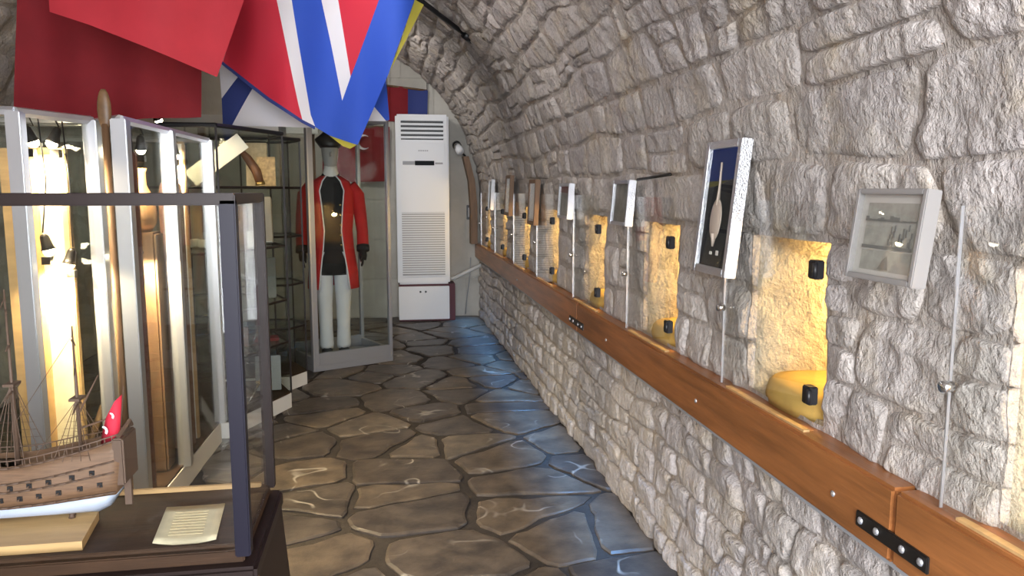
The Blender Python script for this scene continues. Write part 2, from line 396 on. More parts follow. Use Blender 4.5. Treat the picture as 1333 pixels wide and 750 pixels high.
# niches: rough lining, rounded sill, small warm lamp on the soffit near the front jamb
def niche(Yn, idx):
    deps = [.014, .02, .04, .08, .13, .2, .3, .42, .52]
    rings = []
    for d in deps:
        sp = .14*min(1, d/.2)**.75 if d > 0 else 0
        y0_, y1_ = Yn+.0, Yn+OW+.04-sp*1.1; z0_, z1_ = OZ0-.01+.012*min(1, max(d, 0)/.1), OZ1+.01-.05*min(1, max(d, 0)/.1)
        if d == deps[0]: y0_ -= .025; y1_ += .02; z0_ -= .02; z1_ += .025
        pts = []
        na, nb = 12, 16
        for i in range(na): t = i/na; pts.append((y0_+(y1_-y0_)*t, z0_))
        for i in range(nb): t = i/nb; pts.append((y1_, z0_+(z1_-z0_)*t))
        for i in range(na): t = i/na; pts.append((y1_+(y0_-y1_)*t, z1_-.0+.03*math.sin(PI*t)*min(1, max(d, 0)/.05)))
        for i in range(nb): t = i/nb; pts.append((y0_, z1_+(z0_-z1_)*t))
        rings.append([(WX+d, a, b) for a, b in pts])
    P = np.array(rings); sh = P.shape; n_ring = sh[1]; Q = P.reshape(-1, 3)
    cen = np.array([WX+.2, Yn+OW/2, (OZ0+OZ1)/2]); dv = Q-cen; dv[:, 0] = 0
    dv /= np.linalg.norm(dv, axis=1)[:, None]+1e-6
    amt = .03*fbm(Q*np.array([9, 9, 11])+idx*3.3, 3)+.012*vn(Q*30)
    amt = np.where(Q[:, 2] < OZ0+.03, amt*.3, amt)
    amt = np.clip(amt+.008, -.012, .06); amt[:n_ring] = 0
    Q = Q-dv*amt[:, None]
    B = MB(); n = sh[1]
    B.V = [tuple(q) for q in Q]
    for i in range(sh[0]-1):
        for k in range(n): B.F.append((i*n+k, i*n+(k+1) % n, (i+1)*n+(k+1) % n, (i+1)*n+k))
    B.F.append(tuple(range((sh[0]-1)*n, sh[0]*n)))
    o = B.build('niche_lining', M_NICHE, SHELL['wall_right'], True, True)
    s = MB(); R = []
    for t, zz in ((1, .872), (1.02, .90), (.98, .93), (.9, .945), (.6, .955)):
        R.append([Vector((WX+.16+.17*t*math.copysign(abs(math.cos(2*PI*k/24))**.7, math.cos(2*PI*k/24)), Yn+.20+.185*t*math.copysign(abs(math.sin(2*PI*k/24))**.7, math.sin(2*PI*k/24)), zz)) for k in range(24)])
    s.loft(R).build('sill_stone', M_OCHRE, SHELL['wall_right'], True, True)
    lp = thing('niche_lamp', 'small warm puck lamp inside the wall niche '+beside[idx], 'lamp', (WX+.27, Yn+.09, OZ1-.11), 0, 'puck lamps inside the wall niches')
    MB().tube([(0, 0, .08), (0, 0, .012)], .032, 12).build('housing', M_ALU, lp, True, True)
    MB().tube([(0, 0, .0118), (0, 0, .006)], .026, 12).build('bulb', M_BULBN, lp, True, True)
    l = bpy.data.lights.new('niche_light', 'POINT'); l.color = (1, .70, .27); l.energy = 6.0; l.shadow_soft_size = .025
    lo = bpy.data.objects.new('niche_light', l); COL.objects.link(lo); lo.location = (WX+.27, Yn+.09, OZ1-.14)
for i, n in enumerate(NEAR): niche(n, i)

# end wall with its blocks
B = MB(); B.box(-2.8, 1.3, Y1, Y1+.2, -.05, 3.4); ew = tag(B.build('wall_back', M_GROUT if False else M_PLASTER), kind='structure')
zb = 0
for r in range(7):
    hh = .46; x = -2.66+(-.35 if r % 2 else 0)
    while x < 1.12:
        xa, xb = max(x, -2.66)+.006, min(x+.72, 1.12)-.006
        if xb-xa > .05: MB().box(xa, xb, Y1-.012, Y1+.01, zb+.006, zb+hh-.006, bev=.004).build('block', M_PLASTER, ew)
        x += .72
    zb += hh

wf = tag(MB().box(-3.0, DOOR[0], -1.2, -1.0, 0, 3.6).box(DOOR[0], DOOR[1], -1.2, -1.0, DOOR[2], 3.6).box(DOOR[1], 1.5, -1.2, -1.0, 0, 3.6).build('wall_front', M_PLASTER), kind='structure')  # unseen entrance wall, added to narrow the daylight and cut glass reflections
# floor: grout bed and irregular flagstones
fl = tag(MB().box(-3.2, 1.5, -5, 9.2, -.2, -.012).build('floor', M_GROUT), kind='structure')
def voronoi(sites, box):
    cells = []
    for i, s in enumerate(sites):
        poly = [(box[0], box[2]), (box[1], box[2]), (box[1], box[3]), (box[0], box[3])]
        for j, t in enumerate(sites):
            if i == j: continue
            dx, dy = t[0]-s[0], t[1]-s[1]
            if dx*dx+dy*dy > 2.2: continue
            mx, my = (s[0]+t[0])/2, (s[1]+t[1])/2; out = []
            for k in range(len(poly)):
                a, b = poly[k], poly[(k+1) % len(poly)]
                da = (a[0]-mx)*dx+(a[1]-my)*dy; db = (b[0]-mx)*dx+(b[1]-my)*dy
                if da <= 0: out.append(a)
                if da*db < 0: q = da/(da-db); out.append((a[0]+(b[0]-a[0])*q, a[1]+(b[1]-a[1])*q))
            poly = out
            if len(poly) < 3: break
        if len(poly) >= 3: cells.append(poly)
    return cells
sites = []
yy = -1.0
while yy < 9.1:
    st = .34; xx = -2.66+random.uniform(0, .2)
    while xx < 1.15:
        sites.append((xx+random.uniform(-.17, .17), yy+random.uniform(-.14, .14))); xx += random.choice([.32, .42, .52, .64])
    yy += st
for poly in voronoi(sites, (-2.66, 1.13, -1.0, 9.1)):
    c = np.mean(poly, 0); P = [np.array(p) for p in poly]
    gap = random.uniform(.012, .026)
    Q = []
    for k in range(len(P)):                       # inset and round the corners
        a, b, d = P[k-1], P[k], P[(k+1) % len(P)]
        for q, (m, n) in ((.22, (b, a)), (0, None), (.22, (b, d))) if False else ((.13, (b, a)), (.13, (b, d))):
            Q.append(m+(n-m)*q)
    R = []
    for k in range(len(Q)):
        a, b = Q[k], Q[(k+1) % len(Q)]; L_ = np.linalg.norm(b-a); nn = max(1, int(L_/.05))
        for i in range(nn): R.append(a+(b-a)*i/nn)
    R = np.array(R); d = R-c; ln = np.linalg.norm(d, axis=1)[:, None]
    wob = vn(np.column_stack([R*7, np.full(len(R), c[0]*31)]))[:, None]*.018+vn(np.column_stack([R*19, np.full(len(R), c[1]*17)]))[:, None]*.007
    outer = c+d*(1-(gap+wob)/ln); inner = c+d*(1-(gap+.014+wob)/ln)
    if np.ptp(outer[:, 0]) < .06 or np.ptp(outer[:, 1]) < .06: continue
    top = random.uniform(-.003, .004); n = len(R)
    tx, ty = random.uniform(-.008, .008), random.uniform(-.008, .008)
    V = [(*(p-c), -.03) for p in outer]+[(*(p-c), top-.005) for p in outer]+[(*(p-c), top+tx*(p-c)[0]+ty*(p-c)[1]) for p in inner]
    F = [(i, (i+1) % n, n+(i+1) % n, n+i) for i in range(n)]+[(n+i, n+(i+1) % n, 2*n+(i+1) % n, 2*n+i) for i in range(n)]+[tuple(range(2*n, 3*n))]
    o = link_mesh('flagstone', V, F, M_FLAG, fl); o.location = (c[0], c[1], 0)

# ------------------------------------------------------------------ timber beam along the wall
BX0, BX1, BZ0, BZ1 = 1.05, 1.135, .705, .872
bt = thing('wooden_beam', 'long varnished orange-brown timber beam running along the stone wall', 'beam', (1.09, 4.5, BZ0))
for a, b in ((-.6, 1.40), (1.404, 4.13), (4.134, 9.06)): MB().box(BX0, BX1, a, b, BZ0, BZ1, bev=.008).build('beam_section', M_WOODBEAM, bt)
for (a, b) in ((1.285, 1.52), (3.98, 4.29)):
    p = MB().box(BX0-.006, BX0+.004, a, b, .742, .778, bev=.002).build('strap_plate', M_IRON, bt)
    for q in (.08, .32, .68, .92): MB().ell((BX0-.006, a+(b-a)*q, .760), (.006, .009, .009), 10, 6).build('bolt', M_ALU, p, True)
for y in (1.62, 3.55, 2.45, 6.1): MB().ell((BX0-.001, y, .775), (.004, .008, .008), 10, 6).build('screw', M_ALU, bt, True)

# frameless glass doors over the niches
for i, Yn in enumerate(NEAR):
    g = thing('niche_door', 'frameless glass door with black hinges on the wall niche '+beside[i], 'glass door', (1.075, Yn, BZ1), 0, 'glass doors over the wall niches')
    far = Yn+.515
    MB().box(1.072, 1.077, Yn-.025, far, BZ1+.004, 1.47).build('pane', M_GLASS, g)
    MB().box(1.0715, 1.0775, far-.0005, far+.0025, BZ1+.004, 1.47).build('edge_strip', M_ALU, g)
    for z in (1.30, .975):
        h = MB().box(1.060, 1.086, Yn-.028, Yn+.008, z-.024, z+.024, bev=.003).build('hinge', M_BLACK, g)
        MB().tube([(1.058, Yn-.03, z-.018), (1.058, Yn-.03, z+.018)], .007, 8).build('hinge_pin', M_BLACK, h, True)
    lk = MB().tube([(1.068, far-.012, 1.125), (1.046, far-.012, 1.125)], .011, 12).build('lock', M_CHROME, g, True)
    MB().box(1.066, 1.083, Yn-.0, far-.05, BZ1, BZ1+.006).build('channel', M_WOODLT, g)

# ------------------------------------------------------------------ pictures on the wall (local: x right, y into wall, z up)
def picture(name, label, px, Yc, z0, wd, ht, fw_, dep, fm, tilt=-.10, inner='print', group=None):
    t = thing(name, label, 'picture', (px, Yc, z0), -PI/2, group, tilt)
    a = wd/2
    MB().box(-a, -a+fw_, -dep, 0, 0, ht, bev=.002).build('frame_rail', fm, t, local=True)
    MB().box(a-fw_, a, -dep, 0, 0, ht, bev=.002).build('frame_rail', fm, t, local=True)
    MB().box(-a+fw_, a-fw_, -dep, 0, 0, fw_, bev=.002).build('frame_rail', fm, t, local=True)
    MB().box(-a+fw_, a-fw_, -dep, 0, ht-fw_, ht, bev=.002).build('frame_rail', fm, t, local=True)
    iw, ih = a-fw_, ht-2*fw_
    def flat(nm, x0, x1, z0_, z1_, m, d): return MB().box(x0, x1, -dep*.62-d, -dep*.62-d+.001, z0_, z1_).build(nm, m, t, local=True)
    if inner == 'print':
        flat('mat_board', -iw, iw, fw_, fw_+ih, mat('grey mat board', (.56, .53, .49), .8), 0)
        x0, x1, q0, q1 = -iw*.78, iw*.82, fw_+ih*.33, fw_+ih*.90
        flat('upper_print', x0, x1, q0, q1, mat('engraving paper', (.42, .40, .35), .8, var=.25, vscale=40), .001)
        B = MB()                                             # horizon of ships, engraved ink
        for k in range(16): u = x0+(x1-x0)*k/16; hgt = ih*random.uniform(.02, .07)*(1 if k < 11 else .3); B.box(u, u+(x1-x0)/15, -dep*.62-.0035, -dep*.62-.0028, q0+(q1-q0)*.60, q0+(q1-q0)*.60+hgt)
        for k in range(26):
            u = x0+(x1-x0)*random.uniform(.5, .97); v = q0+(q1-q0)*random.uniform(.05, .42); B.box(u, u+.004, -dep*.62-.0035, -dep*.62-.0028, v, v+random.uniform(.006, .016))
        B.box(x0, x1, -dep*.62-.0035, -dep*.62-.0028, q0, q0+ih*.04)
        B.build('engraving_ink', mat('engraving ink', (.19, .18, .165), .8), t, local=True)
        flat('lower_print', x0, x1, fw_+ih*.06, fw_+ih*.31, mat('engraving paper', (.34, .32, .28), .8), .001)
        MB().add([(-.015, -dep*.62-.003, fw_+ih*.08), (.02, -dep*.62-.003, fw_+ih*.08), (.012, -dep*.62-.003, fw_+ih*.26), (.0, -dep*.62-.003, fw_+ih*.2)], [(0, 1, 2, 3)]).build('vignette_figure', MATS['engraving ink'], t, local=True)
    elif inner == 'spoon':
        flat('backing', -iw, iw, fw_, fw_+ih, mat('black velvet', (.012, .013, .018), .9), 0)
        yb = -dep*.62-.008
        MB().ell((0, yb, fw_+ih*.40), (.040, .006, .066), 16, 10).tube([(0, yb, fw_+ih*.52), (0, yb, fw_+ih*.66), (0, yb-.003, fw_+ih*.88)], [.007, .004, .003], 8).tube([(0, yb, fw_+ih*.28), (0, yb, fw_+ih*.17)], [.011, .003], 8).build('spoon', mat('horn spoon', (.48, .40, .33), .4), t, True, True)
        MB().box(-.030, -.012, -dep*.62-.002, -dep*.62-.001, fw_+ih*.10, fw_+ih*.125).build('caption_card', M_PAPERW, t, local=True)
        MB().box(.016, .034, -dep*.62-.002, -dep*.62-.001, fw_+ih*.10, fw_+ih*.14).build('caption_card', M_PAPERW, t, local=True)
    else:
        flat('picture_sheet', -iw, iw, fw_, fw_+ih, mat(name+inner, (.26, .24, .22) if inner == 'grey' else (.22, .15, .09), .7, var=.5, vscale=18), 0)
    MB().box(-iw, iw, -dep*.93, -dep*.93+.002, fw_, fw_+ih).build('glazing', M_GLASS, t, local=True)
    return t
picture('framed_print', 'pale framed engraving of ships with a silver side edge, between two niche doors', 1.045, 1.455, 1.305, .225, .195, .012, .034, mat('pale silver frame', (.30, .285, .275), .45, .1), -.12)
picture('framed_spoon', 'tall ornate silver frame with a spoon mounted on black', 1.030, 2.265, 1.235, .25, .415, .024, .036, M_SILVER, -.10, 'spoon')
picture('framed_picture', 'small silver framed grey picture beside the wall hook rod', 1.06, 3.33, 1.34, .24, .20, .016, .034, M_SILVER, -.08, 'grey')
picture('framed_picture', 'small silver framed grey picture next to a brown framed one', 1.06, 4.42, 1.33, .26, .205, .018, .034, M_SILVER, -.06, 'grey')
picture('framed_picture', 'tall brown wooden framed picture next to a silver framed one', 1.06, 5.42, 1.25, .26, .32, .028, .034, M_WOODBR, -.05, 'brown')
picture('framed_picture', 'brown wooden framed picture with a dark sheet in the middle of the far niches', 1.06, 6.52, 1.28, .26, .34, .028, .034, M_WOODBR, -.05, 'brown')
picture('framed_picture', 'narrow silver framed picture closest to the wooden corner post', 1.06, 7.62, 1.30, .2, .3, .02, .034, M_SILVER, -.05, 'grey')
hr = MB().tube([tuple(onX(830, 234, 1.06)), tuple(onX(873, 227, 1.07))], .006, 8).build('wall_rod', M_IRON, None, True); tag(hr, 'thin dark iron rod on the wall above a niche', 'rod')

# corner post, white spot lamp, switch, conduit
cp = thing('corner_post', 'dark wooden post standing on the beam in the far corner', 'post', (1.06, 8.95, BZ1))
MB().loft([[(a, 8.88, z), (b, 8.88, z), (b, 9.05, z), (a, 9.05, z)] for a, b, z in ((.985, 1.062, BZ1+.0006), (.985, 1.062, 1.30), (.965, 1.035, 1.60), (.90, .965, 1.88))]).build('shaft', M_WOODBR, cp)
sl_ = thing('wall_spotlight', 'small white spotlight on top of the wooden corner post', 'spotlight', (.93, 8.93, 1.88))
MB().tube([(.93, 8.93, 1.881), (.88, 8.92, 1.93)], .012, 8).build('stem', M_BLACK, sl_, True)
MB().tube([(.84, 8.96, 2.00), (.86, 8.82, 1.93)], .045, 14).build('head', M_WHITE, sl_, True)
MB().tube([(.836, 8.99, 2.015), (.84, 8.955, 1.997)], .05, 14).build('rear_cap', M_BLACK, sl_, True)
ws = thing('wall_switch', 'black double switch plate on the end wall', 'switch', (1.0, Y1-.012, 1.15))
MB().box(.955, 1.045, Y1-.03, Y1-.012, 1.15, 1.32, bev=.004).build('plate', M_BLACK, ws)
for k in (0, 1): MB().box(.972+k*.035, .992+k*.035, Y1-.036, Y1-.03, 1.18, 1.29, bev=.002).build('rocker', M_GREYP, ws)
cpz = MB().tube([(.75, 9.0, .46), (.80, 9.0, .47), (1.12, 8.98, .62)], .022, 10).build('conduit_pipe', M_WHITEP, None, True); tag(cpz, 'white drain pipe sloping from the air conditioner to the wall', 'pipe')
cb = MB().tube([(1.0, 9.07, .70), (.985, 9.075, .45), (.95, 9.07, .2), (.93, 9.07, .02)], .006, 6).build('hanging_cable', M_GREYP, None, True); tag(cb, 'thin grey cable hanging down the end wall beneath the beam', 'cable')

# ------------------------------------------------------------------ air conditioner
ac = thing('air_conditioner', 'tall white floor-standing air conditioner against the end wall', 'air conditioner', (.43, 8.9, .43))
X0, X1, YF, YB, Z0, Z1 = .135, .725, 8.74, 9.03, .43, 2.33
bd = MB().box(X0, X1, YF, YB, Z0, Z1, bev=.02).build('body', M_WHITE, ac)
fr = MB().box(X0+.045, X1-.045, YF-.012, YF+.004, Z0+.09, 2.05, bev=.006).build('front_panel', M_WHITE, ac)
for k in range(6):
    z = 2.245-k*.048
    MB().box(X0+.06, X1-.06, YF-.004, YF+.002, z-.011, z+.011).build('outlet_slot', M_BLACK, bd)
    MB().box(X0+.06, X1-.06, YF-.016, YF-.002, z+.013, z+.024, bev=.002).build('louvre', M_WHITE, bd)
MB().box(X0+.075, X0+.21, YF-.016, YF-.011, 1.775, 1.815).build('button_panel', M_GREYP, ac)
MB().box(X0+.21, X1-.165, YF-.018, YF-.011, 1.770, 1.820, bev=.002).build('display', M_LCD, ac)
MB().box(X1-.155, X1-.07, YF-.014, YF-.011, 1.783, 1.802).build('indicator_strip', M_GREYP, ac)
B = MB()
for k in range(5): B.box(.385+k*.023, .401+k*.023, YF-.0135, YF-.0115, 1.925, 1.937)
B.build('badge', M_GREYP, ac)
for k in range(27):
    z = 1.24-k*.0262
    MB().box(X0+.055, X1-.055, YF-.020, YF-.010, z-.006, z+.006).build('intake_slat', M_WHITE, fr)
MB().box(X0+.055, X1-.055, YF-.0135, YF-.0118, Z0+.105, 1.25).build('intake_mesh', mat('grey filter mesh', (.42, .43, .45), .7), fr)
bx = thing('plinth_cabinet', 'white fronted box under the tall air conditioner with maroon sides', 'cabinet', (.43, 8.9, 0))
MB().box(X0+.01, X1+.06, YF+.03, YB, .0, .429, bev=.004).build('carcass', M_MAROON, bx)
d_ = MB().box(X0+.005, X1-.01, YF-.01, YF+.03, .025, .405, bev=.004).build('door', M_WHITE, bx)
for k in (0, 1): MB().tube([(.385+k*.06, YF-.008, .345), (.385+k*.06, YF-.014, .345)], .012, 10).build('finger_hole', M_BLACK, d_)

# ------------------------------------------------------------------ ship model showcase
CXR, CXL, CYF, CYB, DZ, TZ = -.33, -1.45, 1.73, 2.135, .69, 1.492
cs = thing('ship_showcase', 'dark framed glass showcase on a dark wooden base holding a ship model', 'showcase', ((CXR+CXL)/2, 1.93, 0))
MB().box(CXL, CXR, CYF, CYB, DZ-.03, DZ, bev=.003).build('deck', M_WOODDECK, cs)
MB().box(CXL-.03, CXR+.03, CYF-.03, CYB+.03, DZ-.075, DZ-.03, bev=.008).build('base_moulding', M_DARK, cs)
B = MB(); B.loft([[(CXL-.02, CYF-.02, .615), (CXR+.025, CYF-.02, .615), (CXR+.025, CYB+.02, .615), (CXL-.02, CYB+.02, .615)], [(CXL-.04, CYF-.05, 0), (CXR+.07, CYF-.05, 0), (CXR+.07, CYB+.04, 0), (CXL-.04, CYB+.04, 0)]])
B.build('base', M_DARK, cs)
pw = .016
for (x, y, m, hw) in ((CXR, CYF, M_DKBLUE, .017), (CXR, CYB, M_DARK, .014), (CXL, CYF, M_DARK, .017), (CXL, CYB, M_DARK, .014)):
    MB().box(x-hw, x+hw, y-hw, y+hw, DZ-.01, TZ-.012, bev=.003).build('post', m, cs)
for (a, b, c, d) in ((CXL-.017, CXR+.017, CYF-.017, CYF+.012), (CXL-.014, CXR+.014, CYB-.012, CYB+.014)): MB().box(a, b, c, d, TZ-.025, TZ, bev=.003).build('top_rail', M_DARK, cs)
for x in (CXL, CXR): MB().box(x-.014, x+.014, CYF+.012, CYB-.012, TZ-.0245, TZ-.0005, bev=.003).build('top_rail', M_DARK, cs)
for (a, b, c, d) in ((CXL+.017, CXR-.017, CYF-.003, CYF+.003), (CXL+.014, CXR-.014, CYB-.003, CYB+.003), (CXL-.003, CXL+.003, CYF+.017, CYB-.014), (CXR-.003, CXR+.003, CYF+.017, CYB-.014)):
    MB().box(a, b, c, d, DZ, TZ-.025).build('glass_panel', M_GLASS, cs)
MB().box(CXL+.014, CXR-.014, CYF+.012, CYB-.012, TZ-.014, TZ-.008).build('glass_top', M_GLASS, cs)
MB().box(CXL+.02, CXR-.02, CYB-.03, CYB-.015, DZ, DZ+.012, bev=.002).build('rear_glow_strip', M_WOODLT, cs)  # reflected glow line along the rear deck edge, put in as a pale strip
MB().box(CXL+.02, CXR-.02, CYF+.015, CYF+.03, DZ, DZ+.010, bev=.002).build('front_bead', M_WOODDECK, cs)
cdp = [(-.567, 2.002), (-.424, 2.003), (-.40, 1.775), (-.539, 1.778)]
cd_ = MB(); nn = 6; V = []; F = []
for i in range(nn+1):
    for j in range(nn+1):
        u, v = i/nn, j/nn; p = (1-v)*((1-u)*np.array(cdp[0])+u*np.array(cdp[1]))+v*((1-u)*np.array(cdp[3])+u*np.array(cdp[2]))
        V.append((p[0], p[1], DZ+.0015+.010*abs(u-.5)**2*4*(v*.7+.1)))
for i in range(nn):
    for j in range(nn): F.append((i*(nn+1)+j, i*(nn+1)+j+1, (i+1)*(nn+1)+j+1, (i+1)*(nn+1)+j))
o = link_mesh('caption_sheet', V, F, M_PAPER, None, True); tag(o, 'yellowish typed sheet lying on the dark deck beside the ship model', 'paper')
o.modifiers.new('thick', 'SOLIDIFY').thickness = .0012
for k in range(9):
    v = .2+k*.075; p = [(1-v)*np.array(cdp[0])+v*np.array(cdp[3]), (1-v)*np.array(cdp[1])+v*np.array(cdp[2])]
    q0, q1 = p[0]*.8+p[1]*.2, p[0]*.25+p[1]*.75
    MB().tube([(q0[0], q0[1], DZ+.0035+.003*v), (q1[0], q1[1], DZ+.0035+.003*v)], .0012, 4).build('typed_line', mat('faded ink', (.55, .46, .28), .8), o, local=True)

# ship model: stern at x=-.64, bow to the left
sy = 1.935
sh = thing('ship_model', 'wooden sailing warship model with two rows of gun ports and red stern flag', 'ship model', (-.95, sy, DZ))
LEN = .66; XS = -.645
def hull_sec(t):      # t 0 stern .. 1 bow
    b = .072*(min(1, (1.02-t)/.22)**.55 if t > .8 else 1)*(.72+.28*min(1, t/.22))
    kz = .726+(.05*((.06-t)/.06)**1.4 if t < .06 else 0)+(.07*((t-.88)/.12)**2 if t > .88 else 0)
    wl = .765+.014*((.35-t)/.35 if t < .35 else 0)
    top = .862+.05*max(0, (.34-t)/.34)**1.3+.03*max(0, (t-.75)/.25)
    return b, kz, wl, top
def hx(t, z): return XS-LEN*t+(.018*max(0, (z-.78)/.12) if t < .15 else 0)
NT = 26
for name, m, lo in (('hull_bottom', M_HULLB, True), ('hull_side', M_HULL, False)):
    rings = []
    for i in range(NT+1):
        t = i/NT*.995; b, kz, wl, top = hull_sec(t); r = []
        prof = [(0, kz), (.35, kz+.002), (.78, kz+.35*(wl-kz)), (.97, wl)] if lo else [(.97, wl), (1.02, wl+.25*(top-wl)), (.98, wl+.55*(top-wl)), (.86, wl+.8*(top-wl)), (.80, top), (.70, top), (.70, top-.012)]
        full = [(s*f, z) for f, z in prof for s in (-1,)]+[(f, z) for f, z in prof[::-1]]
        rings.append([Vector((hx(t, z), sy+f*b, z)) for f, z in full])
    MB().loft(rings).build(name, m, sh, True)
B = MB()
for i in range(NT):
    for s in (-1, 1):
        t0, t1 = i/NT*.99, (i+1)/NT*.99; b0, k0, w0, p0 = hull_sec(t0); b1, k1, w1, p1 = hull_sec(t1)
        for fz, fb in ((.05, 1.02), (.42, 1.02), (.62, .975), (.97, .82)):
            B.tube([(hx(t0, w0), sy+s*b0*fb, w0+fz*(p0-w0)), (hx(t1, w1), sy+s*b1*fb, w1+fz*(p1-w1))], .0026, 5)
B.build('wales', M_HULLDK, sh, True)
for row, fz in ((0, .25), (1, .52)):
    for k in range(13):
        t = .055+k*.062+(.03 if row else 0); b, kz, wl, top = hull_sec(t); z = wl+fz*(top-wl)
        x = hx(t, z); y = sy-b*(1.02 if row == 0 else .985)
        p = MB().box(x-.0055, x+.0055, y-.003, y+.004, z-.0055, z+.0055).build('gun_port', M_BLACK, sh)
        MB().tube([(x, y, z-.001), (x, y-.012, z-.001)], .0022, 6).build('gun_barrel', M_HULLDK, p, True)
B = MB().box(XS-.004, XS+.022, sy-.05, sy+.05, .80, .915, bev=.004).tube([(XS+.012, sy-.05, .92), (XS+.024, sy, .945), (XS+.012, sy+.05, .92)], .005, 6)
B.build('stern_gallery', M_HULLDK, sh)
MB().box(XS+.004, XS+.02, sy-.006, sy+.006, .735, .82).build('rudder', M_HULLDK, sh)
MB().box(XS-LEN*.95, XS-.01, sy-.048, sy+.048, .842, .850).build('main_deck', M_WOODLT, sh)
B = MB()
for k in range(40):
    t = .01+k*.024; b, kz, wl, top = hull_sec(t)
    for s in (-1, 1): B.tube([(hx(t, .9), sy+s*b*.76, top-.002), (hx(t, .9), sy+s*b*.76, top+.014)], .0012, 4)
for s in (-1, 1): B.tube([(hx(t, .9), sy+s*hull_sec(t)[0]*.76, hull_sec(t)[3]+.014) for t in np.linspace(.01, .95, 24)], .0018, 4)
B.build('railing', M_HULLDK, sh)
for mx, tp in ((-.735, 1.18), (-.875, 1.27), (-1.06, 1.24)):
    ms = MB().tube([(mx, sy, .845), (mx, sy, 1.0), (mx, sy, tp)], [.0055, .0045, .002], 8).build('mast', M_HULLDK, sh, True)
    for f, hw in ((.42, .085), (.68, .06), (.88, .04)):
        z = .85+(tp-.85)*f; MB().tube([(mx+.02, sy-hw, z), (mx, sy, z+.002), (mx-.02, sy+hw, z)], [.0015, .003, .0015], 6).build('yard', M_HULLDK, ms, True)
    z = .85+(tp-.85)*.46; MB().box(mx-.012, mx+.012, sy-.02, sy+.02, z, z+.006).build('mast_top', M_HULLDK, ms)
    B = MB()
    for s in (-1, 1):
        for q in range(5): B.tube([(mx-.04+q*.02, sy+s*.058, .868), (mx, sy+s*.01, z)], .0009, 4)
        for q in range(7): zz = .88+(z-.88)*q/8; wq = .04*(1-q/8); B.tube([(mx-wq, sy+s*(.056-.045*q/8), zz), (mx+wq, sy+s*(.056-.045*q/8), zz)], .0006, 3)
    B.tube([(mx, sy, tp-.02), (mx-.14, sy, .95)], .0009, 4).tube([(mx, sy, z), (mx-.1, sy, .87)], .0009, 4)
    B.build('rigging', M_HULLDK, ms)
MB().tube([(-.735, sy, .965), (-.685, sy, 1.06)], [.003, .0015], 6).tube([(-.735, sy, .93), (-.66, sy, .955)], [.003, .002], 6).build('gaff', M_HULLDK, sh)
MB().tube([(-.645, sy-.004, .90), (-.628, sy-.004, 1.03)], .0016, 6).build('flagstaff', M_HULLDK, sh)
fp = [(-.632, 1.012), (-.646, .998), (-.668, .958), (-.684, .915), (-.690, .885), (-.662, .880), (-.645, .888), (-.640, .93)]
B = MB(); n = len(fp); V = [(x, sy-.008-.012*math.sin(i*1.3), z) for i, (x, z) in enumerate(fp)]+[(-.655, sy-.022, .94)]
B.add(V, [(i, (i+1) % n, n) for i in range(n)]); q = B.build('stern_flag', M_REDB, sh, True); q.modifiers.new('t', 'SOLIDIFY').thickness = .0012
for (cx, cz, r) in ((-.672, .93, .011), (-.653, .965, .008)):
    B = MB(); V = []; F = []
    for k in range(9): a = -1.2+2.4*k/8; V += [(cx+r*math.cos(a+.4), sy-.030, cz+r*math.sin(a+.4)*1.1), (cx-.003+r*.75*math.cos(a*.85+.4), sy-.030, cz+r*.8*math.sin(a*.85+.4))]
    for k in range(8): F.append((2*k, 2*k+2, 2*k+3, 2*k+1))
    B.add(V, F).build('crescent', M_WHITEC, q)
st_ = thing('model_stand', 'pale wooden stand board beneath the ship model', 'stand', (-.95, 1.86, DZ))
MB().prism([(-.712, 1.955), (-.69, 1.785), (-1.22, 1.785), (-1.22, 1.955)], DZ+.0006, DZ+.022).build('board', M_WOODLT, st_)
for x in (-.762, -1.1): MB().tube([(x, 1.925, DZ+.022), (x, 1.925, DZ+.03), (x, 1.93, DZ+.031), (x, 1.935, DZ+.0345)], [.008, .005, .009, .005], 10).build('pillar', M_HULLDK, st_, True)

# ------------------------------------------------------------------ clip lamps
HAL = 34.0
def clip_lamp(label, p, d, cat='lamp', energy=HAL, lit=True, ztop=None):
    t = thing('clip_lamp', label, cat, p, 0, None); d = Vector(d).normalized(); sd = d.cross(Vector((0, 0, 1))).normalized()
    z = Vector((0, 0, 0))
    MB().tube([z-d*.034, z-d*.024, z+d*.016, z+d*.028], [.009, .016, .021, .026], 14).build('head', M_IRON, t, True, True)
    MB().ell((0, 0, 0), (.021, .021, .021), 12, 8, Matrix.Translation(d*.032)).build('bulb', M_BULB, t, True, True)
    MB().tube([-d*.02, Vector((0, 0, -.03))-d*.03, Vector((0, 0, -.06))-d*.03], .006, 8).build('arm', M_IRON, t, True, True)
    MB().box(-.016, .016, -.016, .016, -.085, -.055).build('clip', M_IRON, t, local=True)
    if ztop: MB().tube([-d*.04, Vector((.012, .012, (ztop-p[2])*.5)), Vector((0, .01, ztop-p[2]))], .003, 6).build('cable', M_BLACK, t, True, True)
    if lit:
        l = bpy.data.lights.new('halogen', 'SPOT'); l.color = (1, .76, .46); l.energy = energy; l.shadow_soft_size = .03; l.spot_size = math.radians(140); l.spot_blend = .6
        lo = bpy.data.objects.new('halogen_light', l); COL.objects.link(lo); lo.location = Vector(p)+d*.07; lo.rotation_euler = d.to_track_quat('-Z', 'Y').to_euler()
    return t

